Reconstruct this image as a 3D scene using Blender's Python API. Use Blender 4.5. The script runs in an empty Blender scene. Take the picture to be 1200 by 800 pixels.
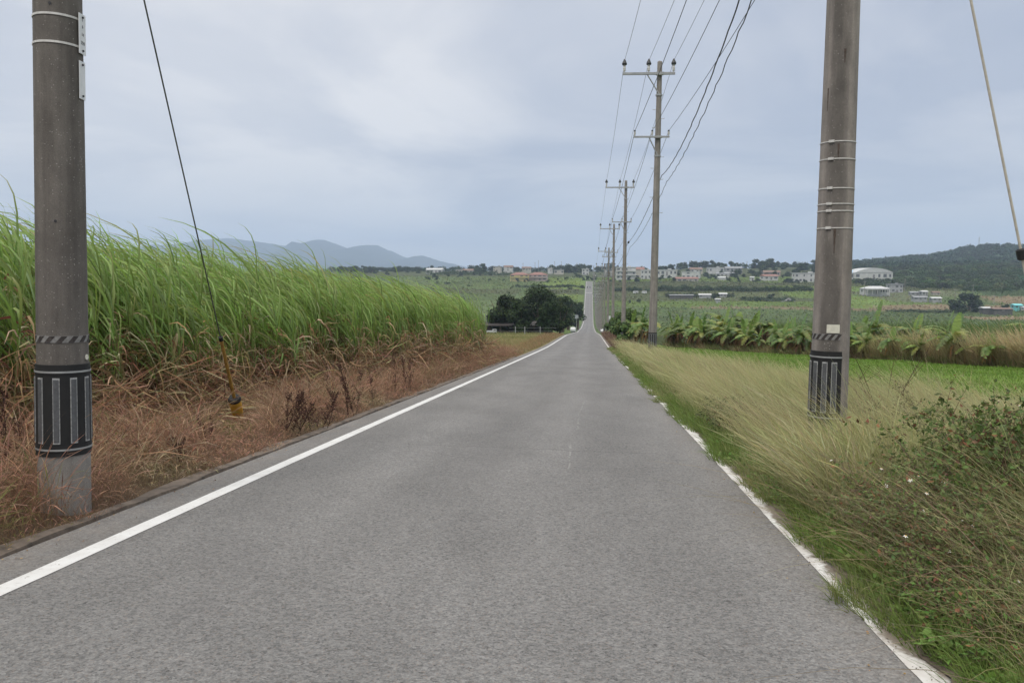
import bpy, math, random
import numpy as np
from math import radians, sin, cos, pi, atan, tan
from mathutils import Vector

random.seed(7)
rng = np.random.default_rng(11)
scene = bpy.context.scene
HAZE_DENSITY = 1.75e-4
EXPOSURE = 0.0
COL = scene.collection

# ------------------------------------------------------------------ camera
F = 960.0
PITCH = atan(82 / 960)
YAW = atan(92 / 960 * cos(PITCH))
_f = np.array([-sin(YAW) * cos(PITCH), cos(YAW) * cos(PITCH), -sin(PITCH)])
_r = np.array([cos(YAW), sin(YAW), 0.0])
_u = np.cross(_r, _f)


def ray(px, py):
    return _f + _r * (px - 600) / F + _u * (400 - py) / F


def at(px, py, Y):
    d = ray(px, py)
    return d * (Y / d[1])


cam = bpy.data.cameras.new("camera")
cam.sensor_width = 36
cam.lens = 36 * F / 1200
cam.clip_start = 0.05
cam.clip_end = 40000
co = bpy.data.objects.new("camera", cam)
COL.objects.link(co)
co.rotation_euler = (pi / 2 - PITCH, 0, YAW)
scene.camera = co

# ------------------------------------------------------------------ terrain
_py = [-300, -60, -20, 0, 63, 118, 220, 318, 400, 460, 583, 698, 800, 900, 1100, 1500, 2500, 9500]
_pz = [4, 1.6, -0.25, -1.5, -5.85, -9.1, -16.2, -21.8, -25, -24.3, -14.2, -8.4, -4.6, -1.8, 0.3, 0, -8, -8]
_yy = np.arange(-300, 9500, 2.0)
_zz = np.interp(_yy, _py, _pz)
_k = np.exp(-np.linspace(-2, 2, 17) ** 2)
_k /= _k.sum()
_zz = np.convolve(np.pad(_zz, 8, mode='edge'), _k, mode='valid')


def P(y):
    return np.interp(y, _yy, _zz)


_np = [(random.uniform(0, 6.28), random.uniform(-1, 1), random.uniform(-1, 1)) for _ in range(48)]


def noise(x, y, s=1.0, seed=0, octv=3):
    """cheap smooth noise, about -1..1; s = size of a feature in metres"""
    x = np.asarray(x, float)
    y = np.asarray(y, float)
    v = 0
    a = 1.0
    f = 1.0 / s
    tot = 0
    for o in range(octv):
        for j in range(4):
            ph, ca, cb = _np[(seed * 7 + o * 4 + j) % 48]
            ang = ph * 3.1 + j * 1.57 + o
            v = v + a * np.sin((x * cos(ang) + y * sin(ang)) * f * (1.6 + 0.7 * ca) * 2 + ph * 5 + cb * 3
                               + 1.3 * np.sin((x * sin(ang) - y * cos(ang)) * f * 1.3 + cb * 9))
            tot += a
        a *= 0.55
        f *= 2.1
    return np.clip(v / tot * 2.0, -1.2, 1.2)


def sst(a, b, x):
    t = np.clip((x - a) / (b - a), 0, 1)
    return t * t * (3 - 2 * t)


def H(x, y):
    x = np.asarray(x, float)
    y = np.asarray(y, float)
    h = P(y)
    road = sst(1.75, 1.45, x) * sst(-3.95, -3.7, x)
    h = h - 0.05 * road
    h = h + 0.10 * sst(1.8, 3.0, x) * sst(140, 90, y)
    h = h + 0.05 * sst(-3.85, -4.3, x)
    w = sst(1.9, 3.5, x) + sst(-4.1, -6, x)
    h = h + w * 0.05 * noise(x, y, 3.0, 1)
    wf = sst(25, 80, np.abs(x))
    h = h + wf * 0.9 * noise(x, y, 90, 2)
    # rise with trees behind the town, and the wooded hill
    h = h + 5.5 * np.exp(-((x - 225) / 55) ** 2 - ((y - 960) / 90) ** 2)
    h = h + 5.0 * np.exp(-((x - 130) / 40) ** 2 - ((y - 1000) / 90) ** 2)
    h = h + 33 * np.exp(-((x - 692) / np.where(x < 692, 72, 88)) ** 2 - ((y - 1500) / 260) ** 2) * (1 + 0.10 * noise(x, y, 120, 3))
    h = h + 5 * np.exp(-((x - 840) / 90) ** 2 - ((y - 1520) / 280) ** 2)
    h = h + 15 * np.exp(-((x - 560) / 110) ** 2 - ((y - 1480) / 260) ** 2)
    h = h + 6 * sst(200, 420, x) * sst(640, 900, y) * sst(2400, 1400, y)
    return h


def ground_hit(px, py, tmax=1500):
    d = ray(px, py)
    d = d / d[1]
    t = np.linspace(2.5, tmax, 6000)
    pz = d[2] * t
    hz = H(d[0] * t, t)
    i = np.argmax(pz < hz)
    if not (pz < hz).any():
        return None
    return np.array([d[0] * t[i], t[i], hz[i]])


# ------------------------------------------------------------------ materials
MATS = {}


def new_mat(name):
    m = bpy.data.materials.new(name)
    m.use_nodes = True
    nt = m.node_tree
    bs = nt.nodes['Principled BSDF']
    MATS[name] = m
    return m, nt, bs


def nd(nt, t, **kw):
    n = nt.nodes.new(t)
    for k, v in kw.items():
        if k in n.inputs:
            n.inputs[k].default_value = v
        else:
            setattr(n, k, v)
    return n


def mixc(nt, a, b, fac, blend='MIX'):
    n = nt.nodes.new('ShaderNodeMix')
    n.data_type = 'RGBA'
    n.blend_type = blend
    n.clamp_factor = True
    for sock, v in ((n.inputs[6], a), (n.inputs[7], b), (n.inputs[0], fac)):
        if hasattr(v, 'is_output'):
            nt.links.new(v, sock)
        elif isinstance(v, (int, float)):
            sock.default_value = v
        else:
            sock.default_value = (*v, 1)
    return n.outputs[2]


def ramp(nt, src, lo, hi, a=0.0, b=1.0):
    n = nt.nodes.new('ShaderNodeMapRange')
    n.clamp = True
    nt.links.new(src, n.inputs[0])
    n.inputs[1].default_value = lo
    n.inputs[2].default_value = hi
    n.inputs[3].default_value = a
    n.inputs[4].default_value = b
    return n.outputs[0]


def objco(nt, scale=(1, 1, 1)):
    tc = nt.nodes.new('ShaderNodeTexCoord')
    mp = nt.nodes.new('ShaderNodeMapping')
    mp.inputs['Scale'].default_value = scale
    nt.links.new(tc.outputs['Object'], mp.inputs[0])
    return mp.outputs[0]


def tnoise(nt, co_, scale, detail=3, rough=0.55):
    n = nd(nt, 'ShaderNodeTexNoise', Scale=scale, Detail=detail, Roughness=rough)
    nt.links.new(co_, n.inputs['Vector'])
    return n.outputs['Fac']


def bump(nt, bs, h, strength, dist):
    b = nd(nt, 'ShaderNodeBump', Strength=strength, Distance=dist)
    nt.links.new(h, b.inputs['Height'])
    nt.links.new(b.outputs[0], bs.inputs['Normal'])


def M(name, col, rough=0.7, var=0.18, scale=4.0, metal=0.0, bmp=0.0, stretch=(1, 1, 1)):
    if name in MATS:
        return MATS[name]
    m, nt, bs = new_mat(name)
    c = objco(nt, stretch)
    n = tnoise(nt, c, scale, 4, 0.6)
    f = ramp(nt, n, 0.3, 0.7)
    lo = [v * (1 - var) for v in col]
    hi = [min(1, v * (1 + var)) for v in col]
    nt.links.new(mixc(nt, lo, hi, f), bs.inputs['Base Color'])
    bs.inputs['Roughness'].default_value = rough
    bs.inputs['Metallic'].default_value = metal
    if bmp:
        bump(nt, bs, tnoise(nt, c, scale * 6, 3), bmp, 0.01)
    return m


def leaf_mat(name, transl=0.35, rough=0.5, objvar=0.0, spec=0.35):
    m, nt, bs = new_mat(name)
    at_ = nd(nt, 'ShaderNodeAttribute', attribute_name='Col')
    c = at_.outputs['Color']
    if objvar:
        oi = nt.nodes.new('ShaderNodeObjectInfo')
        v = ramp(nt, oi.outputs['Random'], 0, 1, 1 - objvar, 1 + objvar)
        hs = nt.nodes.new('ShaderNodeHueSaturation')
        nt.links.new(c, hs.inputs['Color'])
        nt.links.new(v, hs.inputs['Value'])
        hv = ramp(nt, oi.outputs['Random'], 0, 1, 0.515, 0.48)
        nt.links.new(hv, hs.inputs['Hue'])
        c = hs.outputs[0]
    nt.links.new(c, bs.inputs['Base Color'])
    bs.inputs['Roughness'].default_value = rough
    bs.inputs['Specular IOR Level'].default_value = spec
    tr = nt.nodes.new('ShaderNodeBsdfTranslucent')
    nt.links.new(c, tr.inputs['Color'])
    mx = nt.nodes.new('ShaderNodeMixShader')
    mx.inputs[0].default_value = transl
    nt.links.new(bs.outputs[0], mx.inputs[1])
    nt.links.new(tr.outputs[0], mx.inputs[2])
    nt.links.new(mx.outputs[0], nt.nodes['Material Output'].inputs['Surface'])
    return m


LEAF = leaf_mat('leaf', 0.32, 0.55, 0, 0.22)
CANE = leaf_mat('cane_leaf', 0.46, 0.42, 0.0, 0.45)
DRY = leaf_mat('dry_leaf', 0.34, 0.75, 0, 0.15)
TREE = leaf_mat('tree_leaf', 0.20, 0.6, 0.22, 0.10)
BANANA = leaf_mat('banana_leaf', 0.35, 0.4, 0.15, 0.45)

# asphalt
ASPH, nt, bs = new_mat('asphalt')
c = objco(nt)
v = nd(nt, 'ShaderNodeTexVoronoi', Scale=58.0)
nt.links.new(c, v.inputs['Vector'])
sep = nt.nodes.new('ShaderNodeSeparateColor')
nt.links.new(v.outputs['Color'], sep.inputs[0])
v2 = nd(nt, 'ShaderNodeTexVoronoi', Scale=120.0)
nt.links.new(c, v2.inputs['Vector'])
sep2 = nt.nodes.new('ShaderNodeSeparateColor')
nt.links.new(v2.outputs['Color'], sep2.inputs[0])
stone = mixc(nt, (0.080, 0.078, 0.077), (0.262, 0.254, 0.243), sep.outputs[0])
stone = mixc(nt, stone, mixc(nt, (0.085, 0.083, 0.082), (0.272, 0.264, 0.253), sep2.outputs[0]), 0.5)
tint = ramp(nt, tnoise(nt, c, 45, 2), 0.5, 0.75)
stone = mixc(nt, stone, (0.24, 0.19, 0.155), ramp(nt, sep2.outputs[1], 0.85, 1.0, 0, 0.5))
pits = ramp(nt, tnoise(nt, c, 36, 4, 0.8), 0.585, 0.67)
stone = mixc(nt, stone, (0.055, 0.052, 0.05), pits)
big = ramp(nt, tnoise(nt, objco(nt, (1, 0.35, 1)), 1.1, 4, 0.6), 0.3, 0.72, 0.78, 1.05)
mul = nd(nt, 'ShaderNodeVectorMath', operation='SCALE')
nt.links.new(stone, mul.inputs[0])
nt.links.new(big, mul.inputs['Scale'])
# paler wheel tracks that wander a little, running along the road
sx = nt.nodes.new('ShaderNodeSeparateXYZ')
nt.links.new(c, sx.inputs[0])
trk = nd(nt, 'ShaderNodeMath', operation='COSINE')
tm = nd(nt, 'ShaderNodeMath', operation='MULTIPLY_ADD')
nt.links.new(sx.outputs[0], tm.inputs[0])
tm.inputs[1].default_value = 3.6
tm.inputs[2].default_value = 1.6
nt.links.new(tm.outputs[0], trk.inputs[0])
tf = ramp(nt, trk.outputs[0], -0.4, 1.0, 0.95, 1.06)
mul2 = nd(nt, 'ShaderNodeVectorMath', operation='SCALE')
nt.links.new(mul.outputs[0], mul2.inputs[0])
nt.links.new(tf, mul2.inputs['Scale'])
st = ramp(nt, tnoise(nt, objco(nt, (1, 0.6, 1)), 0.55, 6, 0.7), 0.56, 0.70, 0.0, 0.35)
fin_c = mixc(nt, mul2.outputs[0], (0.105, 0.10, 0.098), st)
du = ramp(nt, sx.outputs[0], -3.1, -3.75, 0.0, 0.55)
du2 = ramp(nt, sx.outputs[0], 1.05, 1.55, 0.0, 0.6)
dn = ramp(nt, tnoise(nt, c, 4.5, 5, 0.7), 0.35, 0.65)
for dd_ in (du, du2):
    dm = nd(nt, 'ShaderNodeMath', operation='MULTIPLY')
    nt.links.new(dd_, dm.inputs[0])
    nt.links.new(dn, dm.inputs[1])
    fin_c = mixc(nt, fin_c, (0.20, 0.175, 0.15), dm.outputs[0])
ck = nd(nt, 'ShaderNodeTexVoronoi', Scale=0.42, feature='DISTANCE_TO_EDGE')
wv_ = nd(nt, 'ShaderNodeTexNoise', Scale=2.5, Detail=5.0)
nt.links.new(c, wv_.inputs['Vector'])
wa = nd(nt, 'ShaderNodeVectorMath', operation='MULTIPLY_ADD')
nt.links.new(wv_.outputs['Color'], wa.inputs[0])
wa.inputs[1].default_value = (0.5, 0.5, 0.0)
nt.links.new(c, wa.inputs[2])
nt.links.new(wa.outputs[0], ck.inputs['Vector'])
ckl = ramp(nt, ck.outputs['Distance'], 0.0, 0.0035, 1.0, 0.0)
ckm = nd(nt, 'ShaderNodeMath', operation='MULTIPLY')
nt.links.new(ckl, ckm.inputs[0])
nt.links.new(ramp(nt, tnoise(nt, c, 0.35, 2), 0.50, 0.60, 0.0, 0.6), ckm.inputs[1])
fin_c = mixc(nt, fin_c, (0.06, 0.056, 0.053), ckm.outputs[0])
nt.links.new(fin_c, bs.inputs['Base Color'])
bs.inputs['Roughness'].default_value = 0.85
bs.inputs['Specular IOR Level'].default_value = 0.3
bump(nt, bs, v.outputs['Distance'], 0.6, 0.006)

# worn road paint
PAINT, nt, bs = new_mat('road_paint')
c = objco(nt)
w1 = ramp(nt, tnoise(nt, c, 26, 6, 0.8), 0.57, 0.68)
w2 = ramp(nt, tnoise(nt, c, 3, 5, 0.7), 0.35, 0.70, 0.0, 0.8)
pc = mixc(nt, (0.64, 0.635, 0.62), (0.50, 0.485, 0.46), w2)
pc = mixc(nt, pc, (0.30, 0.28, 0.26), w1)
nt.links.new(pc, bs.inputs['Base Color'])
bs.inputs['Roughness'].default_value = 0.6
bump(nt, bs, tnoise(nt, c, 120, 2), 0.4, 0.004)
PAINT2, nt, bs = new_mat('dirty_road_paint')
c = objco(nt)
w1 = ramp(nt, tnoise(nt, c, 22, 6, 0.8), 0.55, 0.66)
w2 = ramp(nt, tnoise(nt, c, 2.2, 4, 0.65), 0.35, 0.70, 0.0, 0.8)
pc = mixc(nt, (0.70, 0.69, 0.67), (0.36, 0.31, 0.26), w2)
pc = mixc(nt, pc, (0.27, 0.235, 0.20), w1)
sxx = nt.nodes.new('ShaderNodeSeparateXYZ')
nt.links.new(c, sxx.inputs[0])
xr = ramp(nt, sxx.outputs[0], 1.42, 1.60)
n_a = tnoise(nt, objco(nt, (1, 0.55, 1)), 1.5, 3, 0.5)
n_b = tnoise(nt, c, 11, 6, 0.75)
ed = nd(nt, 'ShaderNodeMath', operation='MULTIPLY_ADD')
nt.links.new(n_a, ed.inputs[0])
ed.inputs[1].default_value = 2.6
nt.links.new(xr, ed.inputs[2])
ed2 = nd(nt, 'ShaderNodeMath', operation='MULTIPLY_ADD')
nt.links.new(n_b, ed2.inputs[0])
ed2.inputs[1].default_value = 0.9
nt.links.new(ed.outputs[0], ed2.inputs[2])
dirt = mixc(nt, (0.15, 0.12, 0.09), (0.22, 0.185, 0.15), n_b)
pc = mixc(nt, pc, dirt, ramp(nt, ed2.outputs[0], 2.04, 2.26))
nt.links.new(pc, bs.inputs['Base Color'])
bs.inputs['Roughness'].default_value = 0.75
bump(nt, bs, tnoise(nt, c, 90, 2), 0.5, 0.004)

SOIL = M('soil', (0.13, 0.10, 0.075), 0.95, 0.45, 9, 0, 0.8)
KERB = M('kerb_concrete', (0.115, 0.09, 0.07), 0.95, 0.5, 7, 0, 0.7)

# ground sheet : colours of the fields from the mesh attribute, broken up by noise
GROUND, nt, bs = new_mat('ground_cover')
at_ = nd(nt, 'ShaderNodeAttribute', attribute_name='Col')
c = objco(nt)
n1 = ramp(nt, tnoise(nt, c, 0.9, 6, 0.7), 0.3, 0.7, 0.65, 1.3)
n2 = ramp(nt, tnoise(nt, objco(nt, (0.03, 0.3, 1)), 1.0, 5, 0.7), 0.3, 0.7, 0.78, 1.22)
mm = nd(nt, 'ShaderNodeMath', operation='MULTIPLY')
nt.links.new(n1, mm.inputs[0])
nt.links.new(n2, mm.inputs[1])
mul = nd(nt, 'ShaderNodeVectorMath', operation='SCALE')
nt.links.new(at_.outputs['Color'], mul.inputs[0])
nt.links.new(mm.outputs[0], mul.inputs['Scale'])
nt.links.new(mul.outputs[0], bs.inputs['Base Color'])
bs.inputs['Roughness'].default_value = 0.95
bs.inputs['Specular IOR Level'].default_value = 0.1
bump(nt, bs, tnoise(nt, c, 1.6, 6, 0.75), 0.8, 0.5)


def concrete_pole(name, base, stain, band=None):
    m, nt, bs = new_mat(name)
    c = objco(nt)
    v = nd(nt, 'ShaderNodeTexVoronoi', Scale=75.0)
    nt.links.new(c, v.inputs['Vector'])
    s = nt.nodes.new('ShaderNodeSeparateColor')
    nt.links.new(v.outputs['Color'], s.inputs[0])
    d = ramp(nt, v.outputs['Distance'], 0.20, 0.32, 1, 0)
    pick = ramp(nt, s.outputs[0], 0.86, 0.97, 0.0, 0.75)
    pm = nd(nt, 'ShaderNodeMath', operation='MULTIPLY')
    nt.links.new(d, pm.inputs[0])
    nt.links.new(pick, pm.inputs[1])
    grain = ramp(nt, tnoise(nt, c, 160, 3, 0.7), 0.3, 0.7, 0.78, 1.22)
    streak = ramp(nt, tnoise(nt, objco(nt, (7, 7, 0.35)), 1.6, 4, 0.6), 0.42, 0.66)
    col = mixc(nt, base, stain, streak)
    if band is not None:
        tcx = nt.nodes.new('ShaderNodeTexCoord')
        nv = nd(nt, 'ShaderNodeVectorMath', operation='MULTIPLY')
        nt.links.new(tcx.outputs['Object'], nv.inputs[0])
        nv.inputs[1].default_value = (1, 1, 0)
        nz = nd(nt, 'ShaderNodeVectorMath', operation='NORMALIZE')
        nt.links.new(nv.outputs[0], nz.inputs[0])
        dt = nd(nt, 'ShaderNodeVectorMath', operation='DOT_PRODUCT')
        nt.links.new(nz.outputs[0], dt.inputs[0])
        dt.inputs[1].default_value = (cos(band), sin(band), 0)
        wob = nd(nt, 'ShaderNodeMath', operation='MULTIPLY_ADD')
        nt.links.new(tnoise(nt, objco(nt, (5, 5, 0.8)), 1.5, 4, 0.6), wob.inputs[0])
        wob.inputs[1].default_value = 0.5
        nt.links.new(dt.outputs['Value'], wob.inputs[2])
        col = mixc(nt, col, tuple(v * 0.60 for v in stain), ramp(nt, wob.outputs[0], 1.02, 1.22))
    blot = ramp(nt, tnoise(nt, objco(nt, (1, 1, 0.5)), 4.0, 6, 0.7), 0.35, 0.7, 0.72, 1.2)
    mul = nd(nt, 'ShaderNodeVectorMath', operation='SCALE')
    nt.links.new(col, mul.inputs[0])
    mm = nd(nt, 'ShaderNodeMath', operation='MULTIPLY')
    nt.links.new(grain, mm.inputs[0])
    nt.links.new(blot, mm.inputs[1])
    nt.links.new(mm.outputs[0], mul.inputs['Scale'])
    col = mixc(nt, mul.outputs[0], (0.42, 0.40, 0.37), pm.outputs[0])
    nt.links.new(col, bs.inputs['Base Color'])
    bs.inputs['Roughness'].default_value = 0.9
    bump(nt, bs, tnoise(nt, c, 90, 4, 0.7), 0.35, 0.004)
    return m


POLE_DARK = concrete_pole('pole_concrete_dark', (0.145, 0.130, 0.114), (0.108, 0.096, 0.084))
POLE_PALE = concrete_pole('pole_concrete_base', (0.25, 0.235, 0.215), (0.20, 0.185, 0.165))
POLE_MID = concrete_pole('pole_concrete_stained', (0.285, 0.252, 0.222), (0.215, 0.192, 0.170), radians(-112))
POLE_FAR = concrete_pole('pole_concrete', (0.262, 0.240, 0.214), (0.185, 0.168, 0.148))
BLACK = M('black_rubber', (0.009, 0.009, 0.009), 0.75, 0.3, 20)
REFL = M('grey_reflector', (0.085, 0.088, 0.092), 0.45, 0.25, 40)
REFL_EDGE = M('worn_pale_edge', (0.33, 0.33, 0.32), 0.6, 0.45, 60)
STEEL = M('galvanised_steel', (0.33, 0.335, 0.33), 0.5, 0.2, 9, 0.35)
BANDM = M('pale_strap', (0.60, 0.58, 0.54), 0.5, 0.15, 30, 0.2)
RUST = M('rust', (0.075, 0.055, 0.043), 0.9, 0.4, 60)
HAZ_D = M('hazard_dark', (0.040, 0.033, 0.030), 0.8, 0.4, 40)
HAZ_L = M('hazard_worn', (0.20, 0.195, 0.185), 0.8, 0.25, 40)
WHITEP = M('white_plate', (0.68, 0.69, 0.68), 0.4, 0.08, 12)
INK = M('ink', (0.03, 0.03, 0.035), 0.6, 0.1, 10)
CREAM = M('cream_tag', (0.62, 0.60, 0.50), 0.6, 0.12, 25)
PORC = M('insulator_porcelain', (0.52, 0.51, 0.48), 0.3, 0.12, 10)
DARKCAP = M('insulator_cover', (0.025, 0.027, 0.03), 0.5, 0.2, 10)
WIREM = M('wire_black', (0.025, 0.026, 0.028), 0.5, 0.2, 5)
WIREG = M('wire_grey', (0.12, 0.12, 0.125), 0.5, 0.2, 5, 0.3)
GUYM = M('guy_strand', (0.09, 0.095, 0.08), 0.55, 0.2, 30, 0.4)
SHEATH = M('pale_guy_sheath', (0.46, 0.42, 0.35), 0.6, 0.15, 30)
YELLOW = M('yellow_guard', (0.50, 0.27, 0.03), 0.55, 0.22, 14)
YELLOWD = M('yellow_sleeve_worn', (0.33, 0.19, 0.035), 0.6, 0.35, 14)
TRUNK = M('bark', (0.10, 0.075, 0.055), 0.95, 0.35, 8, 0, 0.6)


# ------------------------------------------------------------------ mesh builders
def link(name, me, mat=None, parent=None, smooth=False):
    o = bpy.data.objects.new(name, me)
    COL.objects.link(o)
    if mat is not None:
        for m in (mat if isinstance(mat, (list, tuple)) else [mat]):
            me.materials.append(m)
    if parent is not None:
        o.parent = parent
    if smooth and len(me.polygons):
        me.polygons.foreach_set('use_smooth', np.ones(len(me.polygons), dtype=bool))
    return o


class FM:
    """foliage mesh: quads with a colour per vertex"""

    def __init__(self):
        self.V, self.Fa, self.C, self.n = [], [], [], 0

    def add(self, V, Fq, C):
        V = V.reshape(-1, 3)
        C = C.reshape(-1, 3)
        self.V.append(V)
        self.C.append(C)
        self.Fa.append(Fq + self.n)
        self.n += len(V)

    def ribbons(self, P0, P1, P2, w, nseg, c0, c1, prof='leaf', side=None):
        N = len(P0)
        if N == 0:
            return
        t = np.linspace(0, 1, nseg + 1)[None, :, None]
        Cc = (1 - t) ** 2 * P0[:, None] + 2 * t * (1 - t) * P1[:, None] + t ** 2 * P2[:, None]
        if side is None:
            side = np.cross(P2 - P0, rng.normal(size=(N, 3)))
        side = side / (np.linalg.norm(side, axis=1, keepdims=True) + 1e-9)
        tt = np.linspace(0, 1, nseg + 1)
        if prof == 'leaf':
            pw = np.minimum(1, 0.55 + tt * 2.2) * (1 - tt ** 2.2) + 0.04
        elif prof == 'blade':
            pw = (1 - tt) ** 0.8 + 0.06
        elif prof == 'head':
            pw = np.interp(tt, [0, 0.6, 0.72, 0.86, 1], [0.7, 0.5, 1.5, 1.6, 0.15])
        else:
            pw = np.ones_like(tt) * (1 - 0.55 * tt)
        W = np.asarray(w).reshape(-1, 1) * pw[None, :] * 0.5
        L = Cc - side[:, None] * W[..., None]
        R = Cc + side[:, None] * W[..., None]
        V = np.stack([L, R], axis=2)
        col = np.asarray(c0)[:, None] * (1 - t) + np.asarray(c1)[:, None] * t
        C = np.repeat(col[:, :, None], 2, axis=2)
        base = (np.arange(N) * (nseg + 1) * 2)[:, None] + (np.arange(nseg) * 2)[None, :]
        Fq = np.stack([base, base + 1, base + 3, base + 2], axis=-1).reshape(-1, 4)
        self.add(V, Fq, C)

    def cards(self, pos, nrm, size, col, aspect=0.55):
        N = len(pos)
        if N == 0:
            return
        nrm = nrm / (np.linalg.norm(nrm, axis=1, keepdims=True) + 1e-9)
        a = np.cross(nrm, rng.normal(size=(N, 3)))
        a /= (np.linalg.norm(a, axis=1, keepdims=True) + 1e-9)
        b = np.cross(nrm, a)
        s = np.asarray(size).reshape(-1, 1)
        V = np.stack([pos - a * s * 0.5, pos + b * s * 0.5 * aspect - a * s * 0.05,
                      pos + a * s * 0.5, pos - b * s * 0.5 * aspect - a * s * 0.05], axis=1)
        C = np.repeat(np.asarray(col)[:, None], 4, axis=1)
        Fq = np.arange(N * 4).reshape(-1, 4)
        self.add(V, Fq, C)

    def mesh(self, name):
        V = np.concatenate(self.V)
        Fq = np.concatenate(self.Fa)
        C = np.concatenate(self.C)
        me = bpy.data.meshes.new(name)
        me.vertices.add(len(V))
        me.vertices.foreach_set('co', V.astype(np.float32).ravel())
        me.loops.add(Fq.size)
        me.loops.foreach_set('vertex_index', Fq.astype(np.int32).ravel())
        me.polygons.add(len(Fq))
        me.polygons.foreach_set('loop_start', np.arange(0, Fq.size, 4, dtype=np.int32))
        me.polygons.foreach_set('loop_total', np.full(len(Fq), 4, dtype=np.int32))
        a = me.color_attributes.new('Col', 'FLOAT_COLOR', 'POINT')
        a.data.foreach_set('color', np.concatenate([np.clip(C, 0, 1), np.ones((len(C), 1))], axis=1).astype(np.float32).ravel())
        me.update()
        me.validate()
        return me

    def obj(self, name, mat, parent=None):
        return link(name, self.mesh(name), mat, parent)


def vary(col, n, v=0.2, hue=0.08):
    c = np.tile(np.array(col, float), (n, 1))
    c *= 1 + rng.normal(0, v, (n, 1)).clip(-2 * v, 2 * v)
    c *= 1 + rng.normal(0, hue, (n, 3)).clip(-2 * hue, 2 * hue)
    return c.clip(0.004, 0.9)


class SM:
    """solid mesh: boxes, tubes, arcs; several material slots"""

    def __init__(self):
        self.v, self.f, self.m = [], [], []

    def quad(self, *p, mi=0):
        n = len(self.v)
        self.v += [tuple(map(float, q)) for q in p]
        self.f.append(tuple(range(n, n + len(p))))
        self.m.append(mi)

    def box(self, c_, s, mi=0, rz=0.0):
        cx, cy, cz = c_
        n = len(self.v)
        for dz in (-1, 1):
            for dx, dy in ((-1, -1), (1, -1), (1, 1), (-1, 1)):
                x, y = dx * s[0] / 2, dy * s[1] / 2
                self.v.append((cx + x * cos(rz) - y * sin(rz), cy + x * sin(rz) + y * cos(rz), cz + dz * s[2] / 2))
        for q in ((3, 2, 1, 0), (4, 5, 6, 7), (0, 1, 5, 4), (1, 2, 6, 5), (2, 3, 7, 6), (3, 0, 4, 7)):
            self.f.append(tuple(n + i for i in q))
            self.m.append(mi)

    def tube(self, pts, rad, n=8, mi=0, cap=True):
        pts = [Vector(p) for p in pts]
        if not hasattr(rad, '__len__'):
            rad = [rad] * len(pts)
        rings = []
        for i, p in enumerate(pts):
            d = (pts[min(i + 1, len(pts) - 1)] - pts[max(i - 1, 0)]).normalized()
            a = d.orthogonal().normalized() if abs(d.z) < 0.99 else Vector((1, 0, 0))
            if abs(d.z) < 0.99:
                a = d.cross(Vector((0, 0, 1))).normalized()
            b = d.cross(a).normalized()
            st = len(self.v)
            for k in range(n):
                q = p + (a * cos(2 * pi * k / n) + b * sin(2 * pi * k / n)) * rad[i]
                self.v.append(tuple(q))
            rings.append(st)
        for i in range(len(pts) - 1):
            for k in range(n):
                k2 = (k + 1) % n
                self.f.append((rings[i] + k, rings[i + 1] + k, rings[i + 1] + k2, rings[i] + k2))
                self.m.append(mi)
        if cap:
            self.f.append(tuple(rings[0] + k for k in range(n)))
            self.m.append(mi)
            self.f.append(tuple(rings[-1] + k for k in reversed(range(n))))
            self.m.append(mi)

    def lathe(self, c_, prof, n=16, mi=0):
        self.tube([(c_[0], c_[1], c_[2] + z) for r, z in prof], [max(r, 1e-4) for r, z in prof], n, mi)

    def arc(self, ax, r0, r1, z0, z1, a0, a1, n=24, mi=0, shear=0.0):
        """closed curved slab round the z axis; ax(z) gives the axis centre; r functions of z"""
        st = len(self.v)
        full = abs(a1 - a0) > 2 * pi - 1e-3
        for i in range(n + 1):
            for (r, z, s) in ((r0, z0, 0), (r1, z0, 0), (r1, z1, shear), (r0, z1, shear)):
                a = a0 + (a1 - a0) * i / n + s
                x, y = ax(z)
                rr = r(z) if callable(r) else r
                self.v.append((x + rr * cos(a), y + rr * sin(a), z))
        for i in range(n):
            b = st + i * 4
            for k in range(4):
                k2 = (k + 1) % 4
                self.f.append((b + k, b + k2, b + 4 + k2, b + 4 + k))
                self.m.append(mi)
        if not full:
            self.f.append((st, st + 3, st + 2, st + 1))
            e = st + n * 4
            self.f.append((e, e + 1, e + 2, e + 3))
            self.m += [mi, mi]

    def obj(self, name, mat, parent=None, smooth=False):
        me = bpy.data.meshes.new(name)
        me.from_pydata(self.v, [], self.f)
        me.update()
        o = link(name, me, mat, parent, smooth)
        me.polygons.foreach_set('material_index', np.array(self.m, dtype=np.int32))
        if smooth:
            try:
                me.set_sharp_from_angle(angle=radians(35))
            except Exception:
                pass
        return o


def tag(o, label, cat, group=None):
    o['label'] = label
    o['category'] = cat
    if group:
        o['group'] = group
    return o


def thing(name, label, cat, loc=(0, 0, 0), rz=0.0, group=None):
    o = bpy.data.objects.new(name, None)
    COL.objects.link(o)
    o.location = tuple(float(q) for q in loc)
    o.rotation_euler = (0, 0, rz)
    o.empty_display_size = 0.3
    return tag(o, label, cat, group)


def copy_tree(o, parent=None):
    c_ = o.copy()
    COL.objects.link(c_)
    if parent is not None:
        c_.parent = parent
    for ch in list(o.children):
        copy_tree(ch, c_)
    return c_


def structure(o):
    o['kind'] = 'structure'
    return o


def stuff(o, label, cat):
    o['kind'] = 'stuff'
    o['label'] = label
    o['category'] = cat
    return o


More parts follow.
